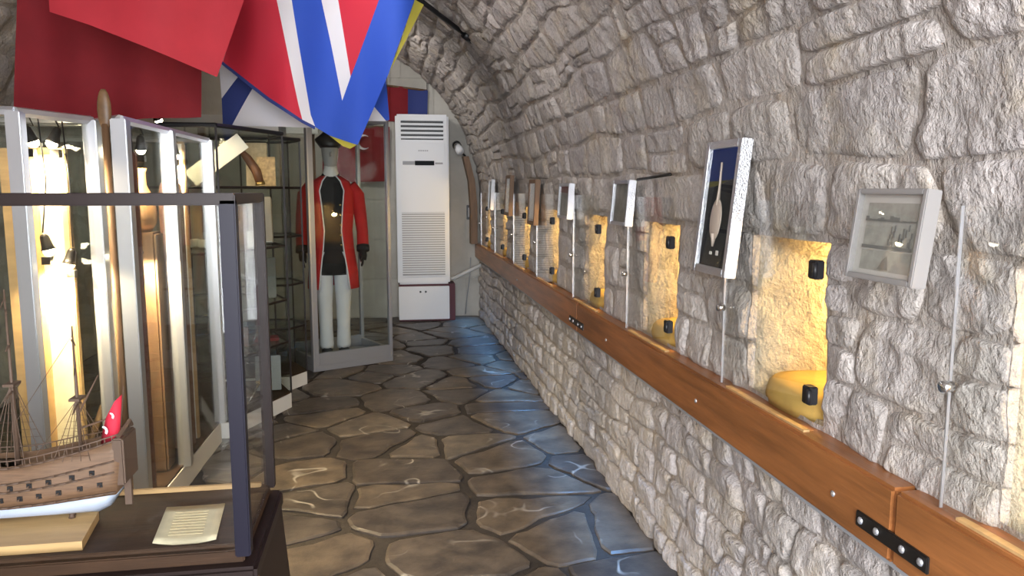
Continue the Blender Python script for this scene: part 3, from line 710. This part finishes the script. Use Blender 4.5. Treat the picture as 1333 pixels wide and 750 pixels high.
# ------------------------------------------------------------------ tall aluminium showcases on the left
def showcase(name, label, foot, h, postm, base_h, basem, shelves=(), rim=None, post=.022, glassm=M_GLASSG, shelf_m=None, back=()):
    c = np.mean(foot, 0); t = thing(name, label, 'showcase', (c[0], c[1], 0)); n = len(foot)
    MB().prism(foot, 0, base_h).build('plinth', basem, t)
    MB().prism([tuple(c+(np.array(p)-c)*.985) for p in foot], base_h, base_h+.012).build('floor_board', M_WOODDECK, t)
    for p in foot:
        if post > 0: MB().box(p[0]-post, p[0]+post, p[1]-post, p[1]+post, base_h, h, bev=.004).build('post', postm, t)
    for i in range(n):
        a, b = np.array(foot[i]), np.array(foot[(i+1) % n]); d = (b-a)/np.linalg.norm(b-a); nn_ = np.array([-d[1], d[0]])*.003
        if i in back:
            q = [tuple(a-nn_), tuple(b-nn_), tuple(b+nn_), tuple(a+nn_)]; MB().prism(q, base_h, h-.01).build('back_panel', mat('dark showcase back', (.06, .055, .05), .7), t); continue
        q = [tuple(a-nn_), tuple(b-nn_), tuple(b+nn_), tuple(a+nn_)]
        MB().prism(q, base_h+.01, h-.01).build('glass_panel', glassm, t)
    for z in shelves:
        s = MB().prism([tuple(c+(np.array(p)-c)*.97) for p in foot], z-.008, z).build('shelf', glassm, t)
        for i in range(n):
            a, b = c+(np.array(foot[i])-c)*.972, c+(np.array(foot[(i+1) % n])-c)*.972
            MB().tube([(a[0], a[1], z-.006), (b[0], b[1], z-.006)], .009, 6).build('shelf_edge', shelf_m or M_DARK, s)
    r = rim or M_ALU
    for i in range(n):
        a, b = foot[i], foot[(i+1) % n]
        MB().tube([(a[0], a[1], h), (b[0], b[1], h)], .014 if rim else .018, 6).build('top_rail', r, t)
    MB().prism([tuple(c+(np.array(p)-c)*.98) for p in foot], h-.006, h).build('glass_top', glassm, t)
    return t
ZT = 1.78
a1 = onZ(19, 145, ZT); a2 = onY(112, 165, 3.45)
s1 = showcase('aluminium_showcase', 'aluminium showcase with brightly lit cream panels behind the ship showcase', [(a1.x, a1.y), (-1.17, 3.42), (-2.1, 3.42), (-2.1, a1.y)], ZT, M_ALU, .12, M_WHITEP, (), post=.026)
p2 = onZ(156, 155, ZT); p3 = onZ(271, 183, ZT); p2b = Vector((p2.x+(p3.x-p2.x)*.45, p2.y+(p3.y-p2.y)*.45, 0))
s2 = showcase('aluminium_showcase', 'long aluminium showcase with clip lamps beside the glass tower', [(p2.x, p2.y), (p2b.x, p2b.y), (p3.x, min(p3.y, 4.68)), (-1.9, min(p3.y, 4.68)), (-1.9, 3.57), (-1.22, 3.57)], ZT, M_ALU, .12, M_WHITEP, (), post=.030)
print('posts', a1, a2, p2, p2b, p3)
# contents of the first: framed cream documents on the back
def panel(name, label, cat, x0, x1, y, z0, z1, m, fm=None, fw_=.03, group=None):
    t = thing(name, label, cat, ((x0+x1)/2, y, z0), 0, group)
    MB().box(x0, x1, y-.012, y+.012, z0, z1).build('sheet', m, t)
    if fm:
        MB().box(x0-fw_, x0, y-.02, y+.015, z0, z1, bev=.004).build('frame_rail', fm, t); MB().box(x1, x1+fw_, y-.02, y+.015, z0, z1, bev=.004).build('frame_rail', fm, t)
        MB().box(x0-fw_, x1+fw_, y-.02, y+.015, z1, z1+fw_, bev=.004).build('frame_rail', fm, t)
    return t
xa = onY(52, 300, 3.36).x; xb = -1.285
panel('document_panel', 'tall cream document panel in a light wooden frame, lit from above', 'panel', xa, xb, 3.388, .133, 1.64, M_PAPER, M_WOODLT, .026)
panel('document_panel', 'narrow light wooden panel next to the cream document panel', 'panel', onY(8, 300, 3.30).x, onY(30, 300, 3.30).x, 3.30, .133, 1.66, M_WOODLT)
# contents of the second
q = onY(171, 220, 3.55); panel('lettered_board', 'narrow red-brown lettered board standing in the long showcase', 'sign', q.x-.022, q.x+.022, 3.55, .133, 1.66, mat('red-brown board', (.16, .045, .03), .5))
B = MB()
for k in range(7): B.box(q.x-.008, q.x+.010, 3.5365, 3.5375, 1.40+k*.022, 1.412+k*.022)
lb = B.build('painted_letters', M_PAPER, [o for o in bpy.data.objects if o.name.startswith('lettered_board')][0])
panel('white_panel', 'brightly lit white information panel in the long showcase', 'panel', -1.145, -1.05, 4.36, .133, 1.74, M_PAPERW, M_WOODLT, .012)
q = Vector((-1.135, 3.9, 0))
vs = thing('turned_vessel', 'brown turned vessel with a narrow neck on a pedestal in the long showcase', 'vessel', (q.x, 3.9, .133))
MB().box(q.x-.07, q.x+.07, 3.83, 3.97, .133, 1.30, bev=.01).build('pedestal', M_WOODBR, vs)
MB().loft([ring(q.x, 3.9, z, r, r, 18) for z, r in ((1.30, .035), (1.34, .06), (1.40, .066), (1.47, .05), (1.52, .026), (1.58, .024), (1.60, .032))]).build('bowl', mat('warm copper', (.50, .28, .13), .4, .5), vs, True)
q = Vector((-1.088, 4.22, 0))
hd = thing('arched_box', 'brown arched leather box near the white information panel', 'box', (q.x, 4.22, .133))
MB().loft([[Vector((q.x+dx, y, z)) for dx, z in ((-.05, .133), (.05, .133), (.05, 1.45), (.04, 1.53), (.0, 1.56), (-.04, 1.53), (-.05, 1.45))] for y in (4.19, 4.27)]).build('shell', M_LEATH, hd)
for nm, pts in (('wooden_oar', [(163, 570, 3.45), (225, 450, 4.1)]),):
    a, b = Vector((-1.42, 3.64, .152)), Vector((-1.31, 4.2, .80))
    t = thing(nm, 'wooden oar leaning diagonally low inside the long showcase', 'oar', a)
    MB().tube([a, b], .016, 8).build('shaft', M_WOODBR, t, True)
    d = (b-a).normalized(); MB().ell((0, 0, 0), (.012, .05, .13), 12, 8, Matrix.Translation(b+d*.08) @ d.to_track_quat('Z', 'Y').to_matrix().to_4x4()).build('blade', M_WOODBR, t, True)
# oar standing behind with its blade above the showcase
q0 = Vector((-1.092, 3.345, 1.90))
t = thing('upright_oar', 'upright oar with its pointed blade rising between the two aluminium showcases', 'oar', (q0.x, 3.345, 0))
MB().tube([(q0.x, 3.345, .0), (q0.x, 3.345, q0.z-.14)], .014, 10).build('shaft', M_WOODBR, t, True)
MB().ell((q0.x, 3.345, q0.z-.085), (.027, .014, .085), 14, 10).build('blade', mat('oar blade wood', (.20, .11, .05), .45, var=.4, vscale=20), t, True)
# clip lamps on top of and inside the showcases
for lab, (px, py, Y), d in (('clip lamp on the aluminium post nearest the ship showcase', (36, 152, 3.25), (.3, .25, -1)),
                            ('clip lamp above the cream document panel', (70, 158, 3.31), (-.4, -.1, -1)),
                            ('clip lamp with crossed arms above the turned vessel', (182, 172, 3.76), (-.1, .3, -1)),
                            ('clip lamp above the white information panel', (226, 178, 4.28), (0, .15, -1)),
                            ('clip lamp hanging halfway down in front of the cream panel', (60, 316, 3.24), (.2, .1, -1)),
                            ('clip lamp halfway down beside the lettered board', (92, 334, 3.32), (-.3, .1, -1)),
                            ('clip lamp with a round bulb halfway down under the copper vessel', (178, 322, 3.66), (0, .2, -.6))):
    P_ = onY(px, py, Y); P_.z = min(P_.z, ZT-.07); clip_lamp(lab, P_, d, ztop=ZT-.003, energy=HAL*(2 if py > 300 else 1))
# ------------------------------------------------------------------ hexagonal glass tower
HEX = [(-1.245, 4.736), (-.952, 4.732), (-.664, 5.375), (-.80, 5.74), (-1.36, 5.74), (-1.55, 5.2)]
hx_ = showcase('hexagonal_showcase', 'six-sided glass tower showcase with black rim, glass shelves and white plinth', HEX, 1.87, M_DARK, .10, M_WHITEP, (.47, .76, 1.13, 1.52), rim=M_BLACK, post=.006)
HEX2 = [(-.72, 5.85), (-.62, 6.02), (-.74, 6.32), (-1.10, 6.32), (-1.22, 5.85)]
hx2 = showcase('hexagonal_showcase', 'second glass tower showcase squeezed between the larger tower and uniform cabinet', HEX2, 1.87, M_DARK, .10, M_WHITEP, (.47, .80, 1.16, 1.52), rim=M_BLACK, post=.006)
def slab(name, label, cat, px, py, Y, z, wd, ht, th, m, rz=0, rx=-.3, edge=None, ry=0, X=None):
    P_ = onY(px, py, Y); E_ = Euler((rx, ry, rz)).to_matrix()
    low = min((E_ @ Vector((a, b, c))).z for a in (-wd/2, wd/2) for b in (0, th) for c in (-.003 if edge else 0, ht))   # stand it on the shelf
    t = thing(name, label, cat, (P_.x if X is None else X, Y, z-low+.0015), rz, None, 0); t.rotation_euler = (rx, ry, rz)
    MB().box(-wd/2, wd/2, 0, th, 0, ht, bev=min(th*.3, .003)).build('cover', m, t, local=True)
    if edge: MB().box(-wd/2+.004, wd/2-.004, .003, th-.003, -.003, 0).build('pages', edge, t, local=True)
    return t
slab('open_document', 'white document tilted sideways on the top shelf of the glass tower', 'document', 248, 238, 5.05, 1.52, .11, .40, .004, M_PAPERW, 0, -.2, None, .9)
slab('tall_book', 'tall tan board standing on the top shelf of the glass tower', 'book', 350, 240, 5.60, 1.52, .14, .30, .03, M_CARD, 0, -.08, X=-.87)
slab('framed_card', 'orange-toned lettered card leaning at the right of the top shelf', 'card', 362, 240, 5.46, 1.52, .12, .20, .008, mat('ornate parchment', (.72, .50, .26), .7, var=.45, vscale=45), .1, -.12, X=-.785)
sc_ = thing('curved_scabbard', 'brown curved leather scabbard on the top shelf', 'scabbard', (onY(330, 238, 5.2).x, 5.2, 1.525))
x_ = onY(330, 238, 5.2).x
MB().tube([(x_+.04, 5.2, 1.545), (x_+.02, 5.2, 1.62), (x_-.03, 5.2, 1.70), (x_-.08, 5.2, 1.76)], [.026, .03, .026, .014], 10).build('sheath', M_LEATH, sc_, True)
MB().tube([(x_+.043, 5.2, 1.53), (x_+.04, 5.2, 1.55)], .03, 10).build('mouth_band', M_BRASS, sc_, True)
slab('leaning_book', 'thick beige book leaning on the second shelf of the glass tower', 'book', 362, 315, 5.40, 1.13, .15, .31, .05, M_BOOK, 0, -.28, M_PAPERW, -.05, X=-.828)
slab('small_box', 'small white box with dark lid on the second shelf', 'box', 336, 313, 5.16, 1.13, .085, .10, .07, M_PAPERW, 0, 0, X=-.835)
slab('dark_pouch', 'dark leather pouch behind the small white box', 'pouch', 332, 285, 5.40, 1.13, .11, .26, .05, M_LEATH, 0, 0, X=-.97)
slab('framed_glass', 'grey glazed frame leaning on the third shelf of the glass tower', 'frame', 352, 380, 5.42, .76, .17, .28, .01, mat('dark glazed print', (.10, .11, .10), .15), .1, -.25, X=-.83)
def dagger(label, a, b, s=1):
    a, b = Vector(a), Vector(b); d = (b-a); t = thing('dagger', label, 'dagger', a)
    MB().tube([a, a+d*.6], [.003*s, .011*s], 6).build('blade', M_STEEL, t, True)
    MB().tube([a+d*.6, a+d*.64], .022*s, 8).build('guard', M_BRASS, t, True)
    MB().tube([a+d*.64, a+d*.85, b], [.010*s, .013*s, .016*s], 8).build('grip', M_CARD, t, True)
p, q = onY(322, 428, 5.15), onY(352, 391, 5.3); dagger('dagger with pale grip leaning on the middle shelf', (-.875, 5.12, .480), (-.785, 5.24, .735))
p, q = onY(322, 522, 5.05), onY(346, 482, 5.2); dagger('dagger with pale grip leaning on the bottom of the glass tower', (p.x, 5.05, .118), (q.x, 5.2, q.z))
slab('propped_picture', 'small dark framed picture on the floor of the glass tower', 'frame', 350, 512, 5.4, .115, .17, .24, .015, mat('small grey print', (.16, .17, .16), .4), .1, -.15)
wt = thing('pocket_watch', 'round silver pocket watch standing in a dark case on the fourth shelf', 'watch', (-.955, 5.20, .475))
x_ = wt.location.x; MB().box(x_-.05, x_+.05, 5.20, 5.24, .4715, .60, bev=.006).build('case', M_LEATH, wt); MB().tube([(x_, 5.20, .545), (x_, 5.188, .545)], .026, 16).build('dial', M_SILVER, wt, True)
slab('red_cushion', 'flat dark red cushion lying on the fourth shelf', 'cushion', 352, 444, 5.36, .47, .17, .02, .12, mat('dark red velvet', (.16, .02, .02), .9), .2, 0, X=-.815)
for k, (px, py) in enumerate(((262, 290), (276, 300), (256, 305))): slab('shell_ornament', 'small pale ornament lying '+('straight and foremost of three', 'slightly turned in the middle of three', 'strongly turned and farthest back of three')[k]+' on a glass tower shelf', 'ornament', px, py, 5.0+.05*k, 1.135, .05, .05, .04, M_PAPERW, .4*k, -.2)['group'] = 'pale ornaments in the glass tower'
clip_lamp('clip lamp on the rim of the glass tower', (-1.30, 4.84, 1.93), (.35, .35, -1), energy=12)

# ------------------------------------------------------------------ uniform cabinet with mannequin
A = Vector((-.608, 6.398, 0)); Bq = Vector((.049, 6.727, 0)); ux = (Bq-A).normalized(); ang = math.atan2(ux.y, ux.x); UW = (Bq-A).length; UD, UH = .62, 2.12
uc = thing('uniform_cabinet', 'tall silver framed glass cabinet with a dressed mannequin inside', 'cabinet', A, ang)
MB().box(0, UW, 0, UD, 0, .05, bev=.004).build('plinth', M_ALUD, uc, local=True)
for x in (0, UW):
    for y in (0, UD): MB().box(x-.03 if x else 0, x if x else .055, y if y == 0 else y-.04, y+.04 if y == 0 else y, .05, UH, bev=.004).build('post', M_ALUD, uc, local=True)
MB().box(0, .012, -.012, .0, .01, UH).build('door_edge', M_ALU, uc, local=True)
for y in (0, UD-.04):
    MB().box(.055, UW-.03, y, y+.04, .05, .15, bev=.004).build('bottom_rail', M_ALUD, uc, local=True); MB().box(.055, UW-.03, y, y+.04, UH-.07, UH, bev=.004).build('top_rail', M_ALUD, uc, local=True)
for x in (0, UW-.03):
    MB().box(x, x+.03, .04, UD-.04, .05, .12).build('bottom_rail', M_ALUD, uc, local=True); MB().box(x, x+.03, .04, UD-.04, UH-.06, UH).build('top_rail', M_ALUD, uc, local=True)
for nm, bxx in (('glass_door', (.055, UW-.03, .018, .024, .15, UH-.07)), ('glass_panel', (.055, UW-.03, UD-.024, UD-.018, .15, UH-.07)), ('glass_panel', (.012, .018, .04, UD-.04, .12, UH-.06)), ('glass_panel', (UW-.018, UW-.012, .04, UD-.04, .12, UH-.06))):
    MB().box(*bxx).build(nm, M_GLASSG, uc, local=True)
MB().box(0, UW, 0, UD, UH, UH+.02, bev=.003).build('roof', M_ALUD, uc, local=True)
mc = A+ux*(UW*.445)+Vector((-ux.y, ux.x, 0))*.30
mn = thing('mannequin', 'mannequin in a red tailcoat, black waistcoat, white trousers and black hat', 'mannequin', (mc.x, mc.y, .052), .12); mn.scale = (.94, .94, 1)
def LB(b, name, m, par=mn): return b.build(name, m, par, True, True)
for s in (-1, 1):
    LB(MB().loft([ring(s*x, y, z, rx, ry, 18) for x, y, z, rx, ry in ((.075, 0, .07, .058, .07), (.078, 0, .10, .066, .078), (.08, 0, .25, .060, .07), (.083, -.005, .45, .066, .075), (.085, -.005, .60, .078, .088), (.088, 0, .80, .088, .10), (.085, 0, .92, .09, .11))]), 'trouser_leg', M_TROUS)
    LB(MB().loft([[Vector((s*.078+dx*w_, -.10+yy, z)) for dx, z in ((-1, 0), (1, 0), (1, hh*.6), (.6, hh), (-.6, hh), (-1, hh*.6))] for yy, w_, hh in ((-.12, .02, .02), (-.09, .042, .05), (-.02, .05, .06), (.05, .05, .085), (.13, .046, .10), (.17, .03, .07))]), 'shoe', M_BLACK)
LB(MB().loft([ring(0, 0, z, rx, ry, 24) for z, rx, ry in ((.72, .165, .125), (.85, .17, .13), (1.0, .155, .115), (1.15, .16, .118), (1.32, .18, .125), (1.45, .175, .115), (1.54, .11, .085), (1.60, .06, .06))]), 'waistcoat', M_VEST)
LB(MB().loft([ring(0, -.005, z, r, r, 18) for z, r in ((1.53, .07), (1.57, .075), (1.62, .062), (1.66, .056))]), 'neckcloth', M_WHITEP)
LB(MB().loft([ring(0, y, z, rx, ry, 20) for y, z, rx, ry in ((0, 1.63, .05, .055), (-.01, 1.67, .06, .075), (-.012, 1.72, .07, .088), (-.006, 1.78, .075, .094), (0, 1.83, .073, .09), (.005, 1.87, .055, .07), (.005, 1.89, .02, .03))]).ell((0, -.10, 1.745), (.013, .022, .022), 10, 6), 'head', M_GREYC)
LB(MB().loft([[Vector((hw*math.cos(2*PI*k/28), dp*math.sin(2*PI*k/28)*(1), z+up_*abs(math.cos(2*PI*k/28))**2)) for k in range(28)] for hw, dp, z, up_ in ((.085, .10, 1.80, 0), (.12, .115, 1.815, .03), (.135, .11, 1.85, .02), (.11, .085, 1.91, -.02), (.06, .05, 1.965, -.04), (.01, .01, 1.985, -.02))]), 'hat', M_BLACK)
# coat: open shell
rings = []; inn = []
for z, rx, ry, op in ((.60, .235, .20, .62), (.75, .225, .19, .56), (.95, .195, .155, .48), (1.10, .185, .145, .42), (1.30, .205, .15, .46), (1.44, .215, .14, .52), (1.52, .165, .115, .50), (1.57, .085, .085, .46)):
    a0 = -PI/2+op; a1 = 3*PI/2-op; rings.append(ring(0, .012, z, rx, ry, 26, a0, a1, False))
ct = LB(MB().loft(rings, cap=False, closed=False), 'coat', M_COAT); ct.modifiers.new('t', 'SOLIDIFY').thickness = .008
for idx in (0, -1): LB(MB().tube([r[idx] for r in rings], .006, 6), 'piping', M_WHITEC, ct)
for k in range(5): LB(MB().ell((.07, -.135, .98+k*.085), (.009, .006, .009), 8, 5), 'button', M_BRASS, ct)
for s in (-1, 1):
    sl2 = LB(MB().tube([(s*.175, .0, 1.485), (s*.235, .015, 1.40), (s*.262, .03, 1.22), (s*.275, .015, 1.08), (s*.272, -.035, .93)], [.055, .066, .058, .052, .054], 14), 'sleeve', M_COAT)
    LB(MB().tube([(s*.273, -.02, .965), (s*.272, -.037, .92)], .059, 14), 'cuff', M_VEST, sl2)
    h = MB().tube([(s*.272, -.035, .93), (s*.27, -.045, .88), (s*.268, -.05, .84)], [.03, .038, .03], 10)
    for f in range(4): h.tube([(s*.268, -.075+f*.017, .85), (s*.262, -.078+f*.017, .81), (s*.254, -.076+f*.017, .785+.004*abs(f-1.5))], [.009, .008, .006], 6)
    h.tube([(s*.262, -.072, .885), (s*.25, -.092, .855), (s*.245, -.095, .83)], [.010, .009, .007], 6)
    LB(h, 'gloved_hand', M_VEST)

# white pelmet board beyond the towers
pb = thing('pelmet_board', 'long white board beyond the showcases below the hanging flags', 'board', (-1.45, 7.3, 0))
MB().box(-2.38, -.58, 7.29, 7.33, 2.0, 2.16, bev=.004).build('board', M_WHITEP, pb)
for x in (-2.3, -1.6, -.65): MB().box(x-.03, x+.03, 7.33, 7.39, 0, 2.14).build('upright', M_WOODBR, pb)

# ------------------------------------------------------------------ flags
def cloth(name, poly, Y, m, parent, wave, local_off, dy=0):
    """poly in pixels of the plan drawing of the flag, laid in the upright plane at depth Y and folded by wave(x,z)"""
    P = [onY(px, py, Y) for px, py in poly]; B = MB()
    for tri in tessellate_polygon([[Vector((p.x, p.z, 0)) for p in P]]):
        A_, B_, C_ = (P[i] for i in tri)
        if ((B_.x-A_.x)*(C_.z-A_.z)-(B_.z-A_.z)*(C_.x-A_.x)) < 0: B_, C_ = C_, B_
        n = max(2, min(48, int(max((A_-B_).length, (B_-C_).length, (C_-A_).length)/.02))); idx = {}; V = []; F = []
        for i in range(n+1):
            for j in range(n+1-i):
                p = A_+(B_-A_)*(i/n)+(C_-A_)*(j/n); p.y += wave(p.x, p.z)+dy; idx[i, j] = len(V); V.append(p-Vector(local_off))
        for i in range(n):
            for j in range(n-i):
                F.append((idx[i, j], idx[i+1, j], idx[i, j+1]))
                if j < n-i-1: F.append((idx[i+1, j], idx[i+1, j+1], idx[i, j+1]))
        B.add(V, F)
    me = bpy.data.meshes.new(name); me.from_pydata(B.V, [], B.F); me.update(); me.polygons.foreach_set('use_smooth', [True]*len(me.polygons)); me.materials.append(m)
    o = bpy.data.objects.new(name, me); COL.objects.link(o); o.parent = parent; return o
def vault_z(x): return SPR+math.sqrt(max(0, RAD**2-(x-CX)**2))
def flag(name, label, Y, regions, wave, cords, rod=True):
    loc = onY(cords[0][0], cords[0][1], Y); t = thing(name, label, 'flag', loc)
    for nm, poly, m, dy in regions: cloth(nm, poly, Y, m, t, wave, loc, dy)
    if rod and len(cords) > 1:
        a, b = onY(*cords[0], Y), onY(*cords[-1], Y)
        MB().tube([a, b], .012, 8).build('rod', M_WOODBR, t, True)
    for c in cords:
        p = onY(*c, Y); MB().tube([p, (p.x, p.y, vault_z(p.x)-.01)], .004, 6).build('cord', M_BLACK, t, True)
    return t
w1 = lambda x, z: .03*math.sin(x*9+z*2)+.02*math.sin(x*17+1)
flag('hanging_flag', 'dark crimson flag hanging above the lit showcases', 4.6, [('cloth', [(20, -55), (262, -55), (260, 152), (140, 158), (22, 146)], M_REDD, 0)], w1, [(25, -55), (255, -55)])
w2 = lambda x, z: .04*math.sin(x*7-z*3)+.015*math.sin(x*15)
flag('hanging_flag', 'bright red flag draped low in front of the dark crimson one', 3.7, [('cloth', [(52, -90), (345, -90), (315, 0), (279, 98), (200, 66), (120, 34), (62, 14)], M_REDC, 0)], w2, [(60, -90), (340, -90)])
# striped flag on its own pole
YF_ = 5.2
w3 = lambda x, z: .065*math.sin(x*8+z*1.5)+.012*math.sin(x*21-z*4)
regs = [('lining', [(318, -21), (547.5, -21), (539, 0), (505, 97), (465, 186), (430, 176), (411, 164), (350, 127), (289, 78), (314, 0)], M_BLUEC, .005), ('red_field', [(317.4, -22), (356.6, -22), (361, 0), (390, 138), (395, 158), (350, 128), (287, 78), (313, 0)], M_REDB, 0),
        ('white_stripe', [(356.6, -22), (376.7, -22), (380, 0), (405, 150), (411, 166), (395, 158), (390, 138), (361, 0)], M_WHITEC, 0),
        ('blue_band', [(376.7, -22), (414.0, -22), (418, 0), (430, 55), (445, 130), (405, 150), (380, 0)], M_BLUEC, 0),
        ('blue_band', [(502.4, -22), (548.4, -22), (540, 0), (506, 97), (465, 188), (430, 177), (411, 166), (405, 150), (445, 130), (456, 98), (494, 0)], M_BLUEC, 0),
        ('white_stripe', [(414.0, -22), (435.2, -22), (440, 0), (456, 98), (445, 130), (430, 55), (418, 0)], M_WHITEC, 0),
        ('red_field', [(435.2, -22), (502.4, -22), (494, 0), (456, 98), (440, 0)], M_REDB, 0),
        ('navy_hem', [(286, 77), (350, 127), (395, 157), (411, 165), (410, 169), (394, 161), (348, 131), (285, 81)], M_NAVYC, -.006),
        ('yellow_fringe', [(540, 0), (552, 5), (528, 55), (506, 97), (520, 60)], M_YELC, .012), ('yellow_fringe', [(428, 176), (465, 187), (455, 193), (446, 190)], M_YELC, .012)]
fs = flag('hanging_flag', 'red, white and blue striped flag with yellow fringe, folded to a point', YF_, regs, w3, [(320, -22), (545, -22)])
pa = Vector((.635, 5.80, 2.61)); pq = onY(552, 4, 5.5)
fpole = thing('flagpole', 'black flagpole bracketed to the stone vault beside the striped flag', 'pole', pa)
MB().tube([pa, pq, pq+(pq-pa)*.25], .017, 10).build('pole', M_BLACK, fpole, True); MB().tube([pa+(pa-pq).normalized()*.04, pa-(pa-pq).normalized()*.05], .032, 10).build('socket', M_BLACK, fpole, True)
w4 = lambda x, z: .03*math.sin(x*9+z*3)
regs = [('lining', [(286, 61), (499, 61), (506, 155), (479, 157), (405, 165), (302, 163), (290, 161)], M_WHITEC, .006), ('white_field', [(284, 60), (340, 60), (325, 104), (313, 98), (288, 128)], M_WHITEC, 0), ('blue_cross', [(325, 60), (350, 60), (332, 112), (301, 164), (289, 162), (288, 128), (313, 98)], M_NAVYC, .003),
        ('white_field', [(350, 60), (470, 60), (496, 101), (484, 140), (478, 158), (405, 166), (301, 164), (332, 112)], M_WHITEC, 0),
        ('blue_cross', [(470, 60), (500, 60), (503, 110), (507, 156), (502, 157), (486, 138), (494, 103)], M_BLUEC, .003), ('white_field', [(486, 138), (503, 158), (479, 158)], M_WHITEC, 0)]
flag('hanging_flag', 'white flag with blue diagonal cross hanging behind the striped flag', 5.7, regs, w4, [(290, 60), (495, 60)])
w5 = lambda x, z: .012*math.sin(x*22)
flag('wall_flag', 'small red and blue flag above the air conditioner', 9.065, [('red_half', [(500, 110), (531, 114), (531, 158), (500, 158)], M_REDD, 0), ('blue_half', [(531, 114), (557, 118), (556, 158), (531, 158)], M_NAVYC, 0)], w5, [(501, 111), (556, 118)])
tf = flag('wall_flag', 'dark red flag with white crescent on the end wall behind the uniform cabinet', 9.0, [('cloth', [(420, 165), (507, 165), (506, 236), (420, 238)], M_REDD, 0)], w5, [(422, 165), (505, 165)])
c = onY(473, 185, 8.95); V = []; F = []
for k in range(13): a = .9+4.5*k/12; V += [(c.x+.085*math.cos(a), c.y, c.z+.085*math.sin(a)), (c.x+.02+.068*math.cos(.9+.1+4.3*k/12), c.y, c.z+.068*math.sin(.9+.1+4.3*k/12))]
for k in range(12): F.append((2*k, 2*k+1, 2*k+3, 2*k+2))
MB().add(V, F).build('crescent', M_WHITEC, tf)

# unseen LED strip lamp added under the beam, tinting the wall's foot blue
ls = thing('added_led_strip', 'blue LED strip added unseen beneath the timber beam', 'lamp', (1.07, 4.2, BZ0-.008))
MB().box(1.062, 1.078, .2, 9.0, BZ0-.012, BZ0).build('strip', M_GREYP, ls)
l = bpy.data.lights.new('led', 'AREA'); l.shape = 'RECTANGLE'; l.size = .02; l.size_y = 8.6; l.energy = 10; l.color = (.14, .45, 1); l.spread = math.radians(42)
lo = bpy.data.objects.new('added_led_light', l); COL.objects.link(lo); lo.location = (1.055, 4.6, BZ0-.016); lo.rotation_euler = (0, math.radians(13), 0)

# unseen spotlights added on the vault crown, brightening the end wall and right vault
for k, (x, y) in enumerate(((-.75, 6.9), (-.75, 4.3))):
    t = thing('added_ceiling_spotlight', 'white ceiling spotlight added on the vault crown '+('behind the flags' if k == 0 else 'in front of the striped flag'), 'spotlight', (x, y, 3.10))
    d = Vector((.5, .65, -.5)).normalized() if k == 0 else Vector((.9, .12, -.30)).normalized()
    MB().tube([(0, 0, .14), (0, 0, .0)], .012, 8).build('stem', M_WHITE, t, True, True)
    MB().tube([-d*.07, d*.06], [.035, .05], 14).build('head', M_WHITE, t, True, True)
    MB().tube([d*.058, d*.064], .042, 14).build('lens', mat('lit spotlight lens', (1, 1, 1), .3, emit=((1, .95, .88), 12)), t, True, True)
    l = bpy.data.lights.new('added_spot', 'SPOT'); l.energy = 42 if k == 0 else 34; l.color = (1, .95, .9); l.spot_size = math.radians(165); l.spot_blend = 1; l.shadow_soft_size = .2
    lo = bpy.data.objects.new('added_spot_light', l); COL.objects.link(lo); lo.location = Vector((x, y, 3.10))+d*.08; lo.rotation_euler = d.to_track_quat('-Z', 'Y').to_euler()
